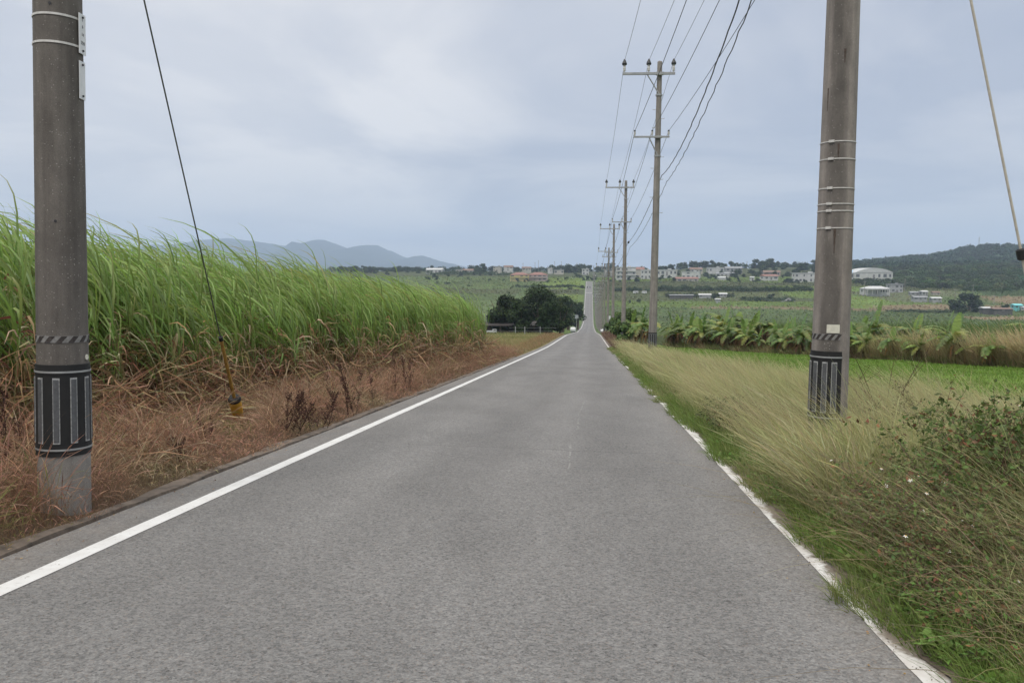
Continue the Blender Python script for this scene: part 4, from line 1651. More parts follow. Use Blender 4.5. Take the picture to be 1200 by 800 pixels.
def broadleaf(x, y, label, n=16, r=0.16, size=(0.035, 0.06)):
    z = float(H(x, y))
    o = thing('broadleaf_weed', label, 'weed', (x, y, z), 0, 'broadleaf weeds by the edge line')
    fm = FM()
    a = rng.uniform(0, 2 * pi, n)
    rr_ = r * np.sqrt(rng.random(n))
    tip = np.stack([np.cos(a) * rr_, np.sin(a) * rr_, rng.uniform(0.05, 0.16, n)], -1)
    b0 = np.zeros((n, 3))
    fm.ribbons(b0, tip * 0.5 + np.array([0, 0, 0.03]), tip, np.full(n, 0.003), 4, vary((0.14, 0.17, 0.06), n), vary((0.14, 0.18, 0.06), n), 'stem')
    for k in range(3):
        aa_ = a + (k - 1) * 1.5 + rng.normal(0, 0.2, n)
        s_ = rng.uniform(*size, n)
        D = np.stack([np.cos(aa_), np.sin(aa_), rng.normal(0.05, 0.15, n)], -1) * s_[:, None]
        col = vary((0.13, 0.215, 0.05), n, 0.2)
        sd_ = np.cross(D, np.array([0, 0, 1.0])) + rng.normal(0, 0.006, (n, 3))
        fm.ribbons(tip, tip + D * 0.5 + np.array([0, 0, 0.008]), tip + D, s_ * 0.62, 4, col, col * 1.1, 'leaf', sd_)
    fm.obj('leaves', LEAF, o)
    return o


for (px, py, lb, n_, r_) in ((1085, 735, 'round leaved weed with a yellow leaf, bottom right beside the edge line', 16, 0.13),
                             (1112, 752, 'pale broadleaf weed right of the yellow leafed one', 12, 0.12),
                             (1097, 780, 'small bright weed sprouting on the white line', 7, 0.06),
                             (1140, 785, 'broadleaf weed in the bottom right corner', 14, 0.12),
                             (1062, 708, 'small broadleaf weed left of the yellow leafed one', 9, 0.09)):
    gp = ground_hit(px, py, 30)
    broadleaf(gp[0], gp[1], lb, n_, r_)

# bare twiggy weed right of the thick pole
gp = at(1036, 468, 11.0)
gx, gy = gp[0], 11.0
o = thing('bare_weed', 'bare twiggy weed standing in the grass just right of the thick pole', 'weed', (gx, gy, float(H(gx, gy))))
fm = FM()
for k in range(9):
    b0 = np.array([[random.gauss(0, 0.05), random.gauss(0, 0.05), 0]])
    tip = np.array([[random.uniform(-0.75, 0.6), random.gauss(0, 0.2), random.uniform(0.8, 1.35)]])
    fm.ribbons(b0, tip * np.array([[0.35, 0.4, 0.6]]), tip, [0.011], 7, vary((0.10, 0.065, 0.045), 1), vary((0.11, 0.075, 0.05), 1), 'stem')
    for q in range(6):
        t = random.uniform(0.35, 0.95)
        p = b0 * (1 - t) + tip * t
        d = np.array([[random.gauss(-0.05, 0.15), random.gauss(0, 0.1), random.uniform(0.05, 0.25)]])
        fm.ribbons(p, p + d * 0.5, p + d, [0.006], 3, vary((0.11, 0.07, 0.05), 1), vary((0.12, 0.085, 0.055), 1), 'stem')
fm.obj('stems', DRY, o)
# ------------------------------------------------------------------ banana row
def banana_meshes(seed, h=2.4, nl=8):
    r0 = np.random.default_rng(seed)
    fm, fd = FM(), FM()
    sm = SM()
    sh = h * 0.48
    sm.tube([(0, 0, -0.1), (0.02, 0, sh * 0.5), (-0.03, 0, sh)], [0.11, 0.085, 0.05], 9)
    for k in range(nl):
        az = 2 * pi * k / nl + r0.normal(0, 0.35)
        young = k == 0
        L = r0.uniform(1.1, 1.75) * h / 2.4
        A = np.array([cos(az), sin(az), 0]) + np.array([-0.25, 0, 0])
        b0 = np.array([-0.03, 0, sh * r0.uniform(0.85, 1.0)])
        if young:
            P1 = b0 + L * (np.array([0, 0, 0.6]) + A * 0.1)
            P2 = b0 + L * (np.array([0, 0, 1.0]) + A * 0.35)
        else:
            P1 = b0 + L * (np.array([0, 0, r0.uniform(0.45, 0.7)]) + A * 0.3)
            P2 = b0 + L * (np.array([0, 0, r0.uniform(-0.35, 0.40)]) + A * 0.85)
        ns = 20
        t = (np.arange(ns) + 0.5) / ns
        t = 0.16 + 0.84 * t
        T = t[:, None]
        c_ = (1 - T) ** 2 * b0 + 2 * T * (1 - T) * P1 + T ** 2 * P2
        tg = 2 * (1 - T) * (P1 - b0) + 2 * T * (P2 - P1)
        tg /= np.linalg.norm(tg, axis=1, keepdims=True)
        sd_ = np.cross(tg, np.array([0, 0, 1.0]) + 0.2 * A)
        sd_ /= np.linalg.norm(sd_, axis=1, keepdims=True)
        wd = 0.27 * h / 2.4 * np.sin(np.clip((t - 0.10) / 0.92, 0, 1) * pi) ** 0.55
        col = vary((0.12, 0.195, 0.038), 1, 0.3)[0]
        if r0.random() < 0.2:
            col = np.array((0.23, 0.26, 0.06))
        if young:
            col = np.array((0.17, 0.27, 0.06))
        fm.ribbons(b0[None], P1[None], P2[None], [0.035], 8, vary((0.24, 0.27, 0.09), 1), vary((0.22, 0.26, 0.08), 1), 'stem')
        for sgn in (-1, 1):
            gap = r0.random(ns) < 0.97
            D = sd_ * sgn * wd[:, None]
            up = np.cross(sd_, tg)
            droop = r0.uniform(0.05, 0.45, (ns, 1)) * (0.4 if young else 1)
            e = c_ + D - np.array([0, 0, 1.0]) * wd[:, None] * droop + tg * 0.05
            cc = np.repeat(col[None], ns, 0) * r0.uniform(0.8, 1.2, (ns, 1))
            tipc = cc.copy()
            br = r0.random(ns) < 0.07
            tipc[br] = (0.30, 0.20, 0.08)
            fm.ribbons(c_[gap], (c_ + D * 0.55 + up * 0.02)[gap], e[gap], np.full(gap.sum(), L * 0.84 / ns * 1.5), 2, cc[gap], tipc[gap], 'const', tg[gap])
    # hanging dead leaves round the stem
    n = 26
    az = r0.uniform(0, 2 * pi, n)
    A = np.stack([np.cos(az), np.sin(az), np.zeros(n)], -1)
    b0 = np.stack([np.cos(az) * 0.07, np.sin(az) * 0.07, r0.uniform(sh * 0.5, sh, n)], -1)
    L = r0.uniform(0.4, 0.95, n)[:, None]
    P2 = b0 + A * L * r0.uniform(0.25, 0.6, (n, 1)) - np.array([0, 0, 1.0]) * L * 0.8
    P2[:, 2] = np.maximum(P2[:, 2], 0.0)
    cc = vary((0.22, 0.13, 0.075), n, 0.35)
    red = r0.random(n) < 0.25
    cc[red] = vary((0.27, 0.15, 0.07), red.sum(), 0.3)
    fd.ribbons(b0, b0 + A * L * 0.4, P2, r0.uniform(0.06, 0.16, n), 4, cc, cc, 'leaf')
    return sm, fm.mesh('banana_foliage'), fd.mesh('banana_dry_leaves')


STEMM = M('banana_stem', (0.16, 0.14, 0.06), 0.7, 0.4, 6)
BP = []
for sd0 in range(5):
    sm, a_, b_ = banana_meshes(100 + sd0, 2.4, 9 if sd0 % 2 else 8)
    o = thing('banana_plant', 'banana plant with torn green leaves in the row beyond the mown strip', 'banana plant', (0, 0, 0), 0, 'banana plants in a row')
    sm.obj('stem', STEMM, o, True)
    link('foliage', a_, BANANA, o)
    link('dry_leaves', b_, DRY, o)
    BP.append(o)
bcount = 0
ylist = list(np.linspace(33, 66, 36))
for i, y in enumerate(ylist):
    for row in range(3):
        yq = y + random.uniform(-0.6, 0.6)
        x = float(edge_row(yq)) + 0.7 + 1.7 * row + random.uniform(-0.5, 0.5)
        if row and random.random() < 0.3:
            continue
        src = BP[bcount % 5]
        o = src if bcount < 5 else copy_tree(src)
        o.location = (x, yq, float(H(x, yq)))
        s_ = random.uniform(0.62, 1.0) * (0.85 + 0.25 * row / 2) * np.interp(yq, [34, 45, 60], [0.9, 1.0, 1.22])
        o.scale = (s_, s_, s_ * random.uniform(0.92, 1.1))
        o.rotation_euler = (0, random.uniform(-0.1, 0.03), random.uniform(-0.5, 0.5) + (pi if random.random() < 0.15 else 0))
        bcount += 1
# three individual ones nearer the road, big
for i, (px, Y, sc_) in enumerate(((752, 66, 1.25), (742, 72, 1.2), (733, 80, 1.15), (762, 62, 1.2))):
    o = copy_tree(BP[i])
    q = at(px, 400, Y)
    o.location = (q[0], Y, float(H(q[0], Y)))
    o.scale = (sc_,) * 3
    o.rotation_euler = (0, -0.05, random.uniform(-0.4, 0.4))
    o['label'] = ('broad banana plant directly right of the third pole', 'banana plant between the third and fourth poles', 'farthest banana plant at the roadside poles', 'tallest banana plant just behind the second pole')[i]

# undergrowth at the foot of the bananas, green cane grass and dry reeds
fm = FM()
n = 26000
y = rng.uniform(30, 66, n)
x = edge_row(y) + 0.1 + rng.random(n) ** 1.3 * 6
h = rng.uniform(0.12, 0.55, n)
c0 = vary((0.18, 0.14, 0.075), n)
c1 = mixcol(vary((0.16, 0.23, 0.06), n), vary((0.34, 0.24, 0.14), n), noise(x, y, 2.5, 21) + 0.1)
blades(fm, x, y, h, rng.uniform(0.02, 0.05, n), c0, c1, (-0.3, 0), 0.45, 0.7, 3)
o = fm.obj('undergrowth', LEAF)
stuff(o, 'tangled green and brown undergrowth around the banana stems', 'undergrowth')

fm = FM()
n = 30000
y = rng.uniform(36, 78, n)
x = edge_row(y) + 5.0 + rng.random(n) * 14
h = rng.uniform(1.3, 2.3, n)
c0 = vary((0.10, 0.13, 0.04), n)
c1 = mixcol(vary((0.135, 0.215, 0.05), n), vary((0.10, 0.165, 0.05), n), noise(x, y, 6, 22) + 0.5)
blades(fm, x, y, h, rng.uniform(0.03, 0.06, n), c0, c1, (-0.35, 0), 0.25, 0.5, 3)
o = fm.obj('cane_grass', CANE)
stuff(o, 'tall green cane grass standing behind the banana row', 'grass')

fm = FM()
n = 42000
y = rng.uniform(22, 41, n)
x = edge_row(y) + 0.2 + rng.random(n) ** 1.2 * 8
kp = (y < 34.5) | (rng.random(n) < 0.4)
x, y = x[kp], y[kp]
n = len(x)
h = rng.uniform(0.9, 1.75, n) * (1 + 0.15 * noise(x, y, 2.0, 23)) * np.interp(y, [22, 30, 40], [0.85, 1, 0.95])
c0 = vary((0.30, 0.225, 0.125), n)
c1 = mixcol(vary((0.56, 0.46, 0.27), n), vary((0.24, 0.29, 0.09), n), noise(x, y, 3, 24) * 0.8 + 0.12 + 0.02 * (y - 30))
blades(fm, x, y, h, rng.uniform(0.010, 0.024, n), c0, c1, (-0.25, 0), 0.28, 0.45, 3, 'head')
o = fm.obj('dry_reeds', DRY)
stuff(o, 'tall dry brown reeds at the right edge beyond the mown strip', 'reeds')


# ------------------------------------------------------------------ trees
def crown_mesh(seed, r, h, lobes, nleaf, size, col, var=0.3, flat=0.8, inner=0.35):
    r0 = np.random.default_rng(seed)
    fm = FM()
    cs, rs = [], []
    for k in range(lobes):
        a = r0.uniform(0, 2 * pi)
        d = r * 0.62 * sqrt(r0.random())
        zz = h * r0.uniform(0.16, 0.86)
        shrink = 1 - 0.45 * max(0, (zz / h - 0.5)) * 2
        cs.append((cos(a) * d * shrink, sin(a) * d * shrink, zz))
        rs.append(r * r0.uniform(0.22, 0.50))
    cs, rs = np.array(cs), np.array(rs)
    k = r0.integers(0, lobes, nleaf)
    dd = r0.normal(size=(nleaf, 3))
    dd /= np.linalg.norm(dd, axis=1, keepdims=True)
    rad = rs[k] * np.where(r0.random(nleaf) < inner, r0.random(nleaf) ** 0.5, r0.uniform(0.82, 1.12, nleaf))
    # knots of leaves with gaps between
    knot = np.sin(dd[:, 0] * 6 + k) * np.sin(dd[:, 1] * 7 + k * 2) * np.sin(dd[:, 2] * 6 + k * 3)
    rad *= 1 + 0.34 * knot
    pos = cs[k] + dd * rad[:, None] * np.array([1, 1, flat])
    ok = pos[:, 2] > h * 0.02
    pos, dd, k = pos[ok], dd[ok], k[ok]
    n = len(pos)
    nr = dd + r0.normal(0, 0.55, (n, 3)) + np.array([0, 0, 0.3])
    lob = r0.uniform(0.6, 1.5, lobes)[k][:, None]
    c_ = vary(col, n, var, 0.08) * lob
    fm.cards(pos, nr, r0.uniform(0.6, 1.35, n) * size, c_, 0.75)
    return fm.mesh('crown')


from math import sqrt


def trunk_sm(h, r, seed, spread=0.4):
    r0 = np.random.default_rng(seed)
    sm = SM()
    sm.tube([(0, 0, -0.6), (0.03 * h, 0, h * 0.25), (0.0, 0.02 * h, h * 0.6)], [r * 1.25, r * 0.85, r * 0.4], 8)
    for q in range(4):
        a = q * pi / 2 + r0.uniform(-0.5, 0.5)
        sm.tube([(0.02 * h, 0, h * 0.27), (cos(a) * spread * h * 0.35, sin(a) * spread * h * 0.35, h * 0.48), (cos(a) * spread * h * 0.6, sin(a) * spread * h * 0.6, h * 0.72)],
                [r * 0.5, r * 0.33, r * 0.12], 6)
    return sm


def tree(label, x, y, r, h, seed, lobes=12, nleaf=2600, size=0.42, col=(0.036, 0.055, 0.022), group=None, name='broadleaf_tree', lift=0.0):
    z = float(H(x, y))
    o = thing(name, label, 'tree', (x, y, z + lift), 0, group)
    trunk_sm(h, 0.035 * h, seed).obj('trunk', TRUNK, o, True)
    link('crown', crown_mesh(seed, r, h, lobes + 8, int(nleaf * 1.2), size * 0.85, col, 0.35, 0.85), TREE, o)
    return o


DG = (0.030, 0.048, 0.019)
for i, (px, Y, wpx, top, col, lb, lobes) in enumerate((
        (588, 128, 36, 338, DG, 'dark pointed tree at the left end of the grove', 12),
        (609, 124, 34, 348, (0.04, 0.058, 0.022), 'lower mid green tree, second from the left in the grove', 11),
        (630, 136, 52, 333, DG, 'tallest tree in the middle of the grove with a feathery top', 15),
        (641, 124, 34, 352, (0.034, 0.055, 0.02), 'dense rounded tree at the front of the grove beside the road', 13),
        (656, 130, 32, 354, (0.042, 0.066, 0.022), 'lighter green tree of the grove closest to the road', 12),
        (659, 178, 32, 343, (0.036, 0.055, 0.022), 'tree half hidden behind the roadside end of the grove', 11),
        (600, 140, 40, 349, DG, 'dark tree behind the left part of the grove', 11))):
    q = at(px, 386, Y)
    z = float(H(q[0], Y))
    tp_ = at(px, top, Y)[2]
    tree(lb, q[0], Y, wpx * Y / 960 / 2 * 1.05, (tp_ - z), 300 + i, lobes, 5200, 0.40, col)
for i, (px, Y, wpx, top, lb) in enumerate(((668, 255, 24, 345, 'low spreading dark tree overhanging the road beyond the grove'),
                                           (679, 262, 20, 351, 'dark low tree leaning over the edge line past the grove'))):
    q = at(px, 365, Y)
    z = float(H(q[0], Y))
    tree(lb, q[0] - 0.6, Y, wpx * Y / 960 / 2, at(px, top, Y)[2] - z, 330 + i, 9, 1800, 0.6, DG)

# roadside bushes right of the road, between the poles
for i, (px, Y, wpx, top) in enumerate(((723, 62, 26, 377), (718, 80, 22, 370), (716, 96, 20, 366), (733, 74, 26, 362), (724, 104, 22, 362), (740, 90, 26, 361), (713, 118, 16, 371))):
    q = at(px, 396, Y)
    z = float(H(q[0], Y))
    x = q[0] + 0.4
    o = thing('roadside_bush', ('rounded green bush by the right edge line, nearest to the banana row', 'green bush between the third and fourth poles beside the road',
              'green bush right of the fourth pole', 'tall bush behind the third pole', 'bush in line behind the fourth pole', 'wide bush filling the gap left of the bananas', 'farthest small roadside bush before the pole row thins')[i],
              'bush', (x, Y, z), 0, 'bushes on the right verge')
    hh_ = at(px, top, Y)[2] - z
    trunk_sm(hh_ * 0.8, 0.04, 400 + i).obj('trunk', TRUNK, o)
    link('foliage', crown_mesh(410 + i, wpx * Y / 960 / 2 * 1.15, hh_, 10, 2600, 0.22, (0.085, 0.135, 0.04), 0.3, 0.9), LEAF, o)
# russet dead scrub where the verge narrows
fm = FM()
n = 9000
y = rng.uniform(52, 118, n)
x = 1.75 + rng.random(n) * 1.3
cc = mixcol(vary((0.19, 0.12, 0.085), n, 0.3), vary((0.34, 0.28, 0.15), n), noise(y, x, 9, 3))
blades(fm, x, y, rng.uniform(0.3, 0.9, n), rng.uniform(0.02, 0.04, n), cc * 0.8, cc, (-0.2, 0), 0.4, 0.6, 3)
o = fm.obj('verge_scrub', DRY)
stuff(o, 'brown dead scrub along the narrow right verge between the poles', 'scrub')

# prototypes of far trees, copied over the town ridge
PROT = []
for i in range(6):
    o = thing('broadleaf_tree', '', 'tree', (0, 0, 0), 0, 'trees among the houses of the far town')
    trunk_sm(8, 0.28, 500 + i).obj('trunk', TRUNK, o)
    link('crown', crown_mesh(510 + i, random.uniform(3.4, 4.6), 8.0, 9, 900, 0.85, ((0.034, 0.052, 0.024), (0.045, 0.066, 0.028), (0.030, 0.045, 0.022))[i % 3], 0.3), TREE, o)
    PROT.append(o)
tcount = 0


def far_tree(px, base_py, Y, h, wide=1.0, label='dark green tree among the houses on the far town ridge', group='trees among the houses of the far town'):
    global tcount
    src = PROT[tcount % 6]
    o = src if tcount < 6 else copy_tree(src)
    tcount += 1
    q = at(px, base_py, Y)
    zg = float(H(q[0], Y))
    o.location = (q[0], Y, zg - 1.0)
    s_ = h / 8.0
    o.scale = (s_ * wide, s_ * wide, s_)
    o.rotation_euler = (0, 0, random.uniform(0, 6.28))
    o['label'] = label
    o['group'] = group
    return o


# skyline and in-between trees :  (px range, Y range, heights, number)
for (x0, x1, y0, y1, h0, h1, n) in ((730, 960, 745, 790, 3.5, 5.5, 22), (712, 960, 682, 715, 3, 5.5, 32), (500, 690, 690, 720, 2.5, 4, 10), (590, 660, 680, 700, 2.5, 4, 8), (500, 680, 720, 800, 3, 5, 14), (370, 450, 900, 1000, 6, 10, 10), (430, 560, 930, 1050, 5, 9, 20), (548, 580, 880, 930, 9, 12, 5), (575, 640, 980, 1060, 6, 9, 8), (640, 690, 900, 1000, 8, 12, 13),
                                    (655, 735, 960, 1050, 9, 13, 14), (735, 800, 930, 1020, 7, 10, 9), (770, 790, 900, 930, 8, 10, 3), (795, 872, 960, 1040, 8, 11, 15),
                                    (868, 965, 900, 1010, 8, 12, 20), (720, 960, 790, 880, 5, 7, 26), (445, 600, 800, 900, 4, 6.5, 14), (850, 960, 770, 800, 5, 7, 7),
                                    (965, 1010, 850, 900, 9, 11, 5)):
    for _ in range(n):
        px = random.uniform(x0, x1)
        Y = random.uniform(y0, y1)
        if 684 < px < 698 and Y < 740:
            continue
        far_tree(px, 318, Y, random.uniform(h0, h1), random.uniform(0.9, 1.35))
for (px, Y, h, wd, lb) in ((688.5, 722, 5.0, 1.1, 'dark tree closing the view at the top of the road'), (693.0, 716, 4.2, 1.0, 'second dark tree closing the view at the top of the road'),
                           (697.0, 726, 5.5, 1.1, 'dark tree right of the road top among the last poles'), (684.0, 712, 3.6, 1.2, 'low dark tree left of the road top')):
    far_tree(px, 328, Y, h, wd, lb)
# shrubs in the far fields
for (px, py, h, wd, lb) in ((640, 335, 2.6, 2.0, 'long low shrub in the bright far field left of the road'), (655, 334, 3, 1.8, 'dark shrub in the bright far field by the road'),
                            (668, 337, 2.5, 2.2, 'wide low scrub at the edge of the bright far field'), (683, 336, 3, 1.5, 'shrub at the roadside where the road climbs'),
                            (525, 331, 3.2, 2.2, 'dark clump of scrub in the far left fields'), (513, 330, 3, 1.8, 'second dark clump of scrub in the far left fields'),
                            (549, 334, 3, 1.2, 'lone round shrub in the far left fields'), (600, 335, 2.5, 1.2, 'small lone shrub behind the grove'),
                            (838, 349, 5, 1.2, 'round shrub beside the field sheds'), (905, 349, 5.5, 1.2, 'dark tree on the mound right of the field sheds'), (888, 351, 3.5, 1.6, 'low shrub left of the dark mound tree'),
                            (872, 350, 3.5, 1.3, 'pale green shrub by the field sheds'), (928, 352, 3, 1.0, 'small dark shrub beside the grey heap'), (748, 352, 3.5, 1.0, 'small dark tree left of the second pole in the fields'),
                            (738, 353, 3, 0.9, 'tiny dark tree in the fields beside the third pole'), (770, 350, 3.4, 1.1, 'dark field tree right of the second pole')):
    gp = ground_hit(px, py + 2, 1200)
    if gp is None:
        continue
    far_tree(px, py, gp[1], h, wd, lb, 'shrubs in the far fields')
# the dark clump of trees in the right hand fields
for i, (px, py, h, wd, lb) in enumerate(((1121, 365, 9.5, 1.35, 'left tree of the dark clump in the right fields'), (1135, 365, 11.5, 1.5, 'tallest tree of the dark clump in the right fields'),
                                         (1146, 364, 9, 1.2, 'right tree of the dark clump in the right fields'), (1128, 367, 5, 1.2, 'low green bush at the foot of the dark clump'),
                                         (1178, 365, 5.5, 1.2, 'dark round tree at the end of the low barn'), (1162, 368, 3.0, 0.9, 'small dark bush before the low barn'),
                                         (1085, 366, 2.5, 2.0, 'low scrub in the tan field left of the dark clump'))):
    gp = ground_hit(px, py, 1200)
    o = far_tree(px, py, gp[1], h, wd, lb, 'trees in the right-hand fields')

# hedges that cross the fields
def hedge(label, px0, px1, py, hgt, dep, n, col=(0.040, 0.060, 0.026)):
    g0_, g1_ = ground_hit(px0, py, 1200), ground_hit(px1, py, 1200)
    mid = (g0_ + g1_) / 2
    o = thing('hedge', label, 'hedge', mid)
    t = rng.random(n)
    base = g0_[None] * (1 - t[:, None]) + g1_[None] * t[:, None]
    x, y = base[:, 0], base[:, 1] + rng.normal(0, dep, n)
    top = hgt * (0.75 + 0.35 * noise(x, y * 0, 7, 5) + 0.2 * noise(x, y * 0, 2.6, 6))
    z = H(x, y) + np.clip(top, 0.4, None) * rng.random(n) ** 0.6
    pos = np.stack([x, y, z], -1) - mid
    fm = FM()
    nr = rng.normal(0, 0.6, (n, 3)) + np.array([0, -0.5, 0.6])
    fm.cards(pos, nr, rng.uniform(0.5, 1.2, n), vary(col, n, 0.3), 0.8)
    fm.obj('foliage', TREE, o)
    return o


hedge('long dark hedge crossing the fields below the houses, right of the poles', 756, 952, 341, 3.8, 2.5, 9000)
hedge('dark hedge piece left of the long hedge, behind the poles', 718, 752, 341, 3.2, 2, 1800)
hedge('thin hedge line below the bright far field left of the road', 604, 684, 337, 2.2, 1.5, 2600, (0.055, 0.07, 0.03))
hedge('scrub line beside the sheds in the olive field', 780, 860, 348, 2.4, 2, 2600, (0.05, 0.065, 0.035))
hedge('scrub band on the mound right of the sheds', 868, 930, 352, 2.0, 3, 2200, (0.06, 0.08, 0.04))
hedge('low scrub edge of the tan field at the right', 1040, 1118, 366, 1.4, 1.5, 1600, (0.05, 0.07, 0.035))
hedge('green bank of scrub below the yellow house', 500, 600, 322, 4, 5, 3600, (0.05, 0.075, 0.03))

# rough crops standing in the far fields
def crops(name, label, x0, x1, y0, y1, n, size, hgt):
    y = y0 + (y1 - y0) * rng.random(n)
    x = x0 + (x1 - x0) * rng.random(n)
    x = np.where(np.abs(x + 1) < 7, x + 14 * np.sign(x + 1), x)
    c_ = ground_col(x.reshape(-1, 1), y.reshape(-1, 1)).reshape(-1, 3)
    tone = noise(x, y, 26, 33) * 0.5 + 0.5 * noise(x * 0.25, y, 7, 34)
    kp = (rng.random(n) < 0.65 + 0.5 * tone) & (692 + x / y * 960 > 380) & (692 + x / y * 960 < 1260)
    x, y, c_, tone = x[kp], y[kp], c_[kp], tone[kp]
    n = len(x)
    c_ = c_ * (1 + 0.20 * tone[:, None] + rng.normal(0, 0.09, (n, 1))) * (1 + rng.normal(0, 0.07, (n, 3)))
    pos = np.stack([x, y, H(x, y) + hgt * rng.random(n)], -1)
    nr = rng.normal(0, 0.5, (n, 3)) + np.array([0, -0.5, 0.8])
    fm = FM()
    fm.cards(pos, nr, size * rng.uniform(0.6, 1.5, n), c_.clip(0.01, 0.5), 0.7)
    o = fm.obj(name, TREE)
    return stuff(o, label, 'crops')


crops('field_crops', 'rough green crops in the far fields left of the road', -300, -6, 250, 780, 60000, 1.3, 0.8)
crops('field_crops', 'rough green and tan crops in the far fields right of the road', 6, 420, 330, 760, 80000, 1.2, 0.7)

# wooded slopes to the right and the hill
def canopy(name, label, pts, rad, ncard, size, col, squash=0.75, var=0.25):
    fm = FM()
    n = len(pts)
    k = np.repeat(np.arange(n), ncard)
    dd = rng.normal(size=(n * ncard, 3))
    dd /= np.linalg.norm(dd, axis=1, keepdims=True)
    dd[:, 2] = np.abs(dd[:, 2]) * 1.0 - 0.15
    rr_ = rad[k] * rng.uniform(0.8, 1.1, n * ncard)
    pos = pts[k] + dd * rr_[:, None] * np.array([1, 1, squash])
    tint_ = (vary(col, n, var, 0.12) * (1 + 0.32 * noise(pts[:, 0], pts[:, 1], 70, 44))[:, None])[k]
    nr = dd + rng.normal(0, 0.4, dd.shape)
    fm.cards(pos, nr, rng.uniform(0.6, 1.3, n * ncard) * size, tint_ * rng.uniform(0.75, 1.25, (n * ncard, 1)), 0.8)
    o = fm.obj(name, TREE)
    return stuff(o, label, 'wood')


n = 520
pxr = rng.uniform(380, 1000, n)
Y = rng.uniform(985, 1090, n)
X = (pxr - 692) / 960 * Y
kp = (np.abs(pxr - 691) > 7) & (noise(pxr, Y * 0, 60, 40) > -0.5)
X, Y = X[kp], Y[kp]
rad = rng.uniform(2.6, 5.0, len(X))
canopy('treeline', 'mass of dark trees along the skyline behind the far town', np.stack([X, Y, H(X, Y) + rng.uniform(0.5, 3.5, len(X))], -1), rad, 110, 1.1, (0.034, 0.052, 0.024), 0.95)
n = 2600
X = rng.uniform(330, 1250, n)
Y = rng.uniform(1000, 1560, n)
kp = (X < 0.62 * Y + 120)
X, Y = X[kp], Y[kp]
rad = rng.uniform(3.5, 8.0, len(X)) * (1 + 0.4 * np.maximum(0, noise(X, Y, 60, 45)))
canopy('hill_wood', 'dense green woodland covering the low hill on the right', np.stack([X, Y, H(X, Y) + 1.5], -1), rad, 46, 3.0, (0.034, 0.056, 0.024), 0.8)
n = 2200
Y = rng.uniform(585, 1010, n)
px_ = rng.uniform(962, 1330, n)
X = (px_ - 692) / 960 * Y
ybase = np.interp(px_, [962, 992, 1000, 1052, 1062, 1110, 1150, 1330], [715, 690, 632, 628, 612, 600, 575, 570])
kp = (Y > ybase + 25 * noise(X, Y * 0, 30, 41)) & (noise(X, Y, 40, 25) > -0.72)
kp &= ~((px_ > 980) & (px_ < 1045) & (Y > 698) & (Y < 760))
X, Y = X[kp], Y[kp]
rad = rng.uniform(2.2, 4.8, len(X)) * (1 + 0.45 * np.maximum(0, noise(X, Y, 45, 42)))
dark = noise(X, Y * 2.0, 55, 43) > 0.1
pts_ = np.stack([X, Y, H(X, Y) + 0.6], -1)
canopy('woodland', 'dark patchy woodland below the hill on the right', pts_[dark], rad[dark] * 1.15, 110, 1.4, (0.034, 0.052, 0.024), 0.85, 0.25)
canopy('woodland', 'lighter green scrub woodland between the dark patches below the hill', pts_[~dark], rad[~dark] * 0.9, 90, 1.3, (0.062, 0.090, 0.034), 0.7, 0.25)

# ------------------------------------------------------------------ buildings of the town
WALL_D = M('dark_wall', (0.10, 0.095, 0.09), 0.9, 0.25, 0.6)
WALL_W = M('white_wall', (0.48, 0.475, 0.455), 0.85, 0.14, 0.5)
WALL_C = M('cream_wall', (0.42, 0.39, 0.33), 0.85, 0.12, 0.6)
WALL_Y = M('yellow_wall', (0.50, 0.42, 0.20), 0.85, 0.10, 0.6)
WALL_P = M('pinkish_wall', (0.42, 0.33, 0.30), 0.85, 0.10, 0.6)
WALL_G = M('grey_wall', (0.33, 0.33, 0.33), 0.9, 0.18, 0.6)
ROOF_R = M('red_tile_roof', (0.24, 0.125, 0.10), 0.85, 0.2, 1.5)
ROOF_B = M('brown_roof', (0.20, 0.13, 0.10), 0.85, 0.2, 1.5)
ROOF_W = M('pale_roof', (0.48, 0.48, 0.47), 0.8, 0.1, 0.8)
ROOF_G = M('grey_roof', (0.24, 0.245, 0.25), 0.8, 0.15, 0.8)
ROOF_BL = M('blue_roof', (0.22, 0.38, 0.50), 0.6, 0.1, 0.5)
GLASS = M('dark_window', (0.11, 0.115, 0.12), 0.25, 0.2, 2)
DOORM = M('grey_door', (0.18, 0.17, 0.16), 0.7, 0.1, 2)
TURQ = M('turquoise_sheet', (0.16, 0.50, 0.52), 0.6, 0.1, 1)


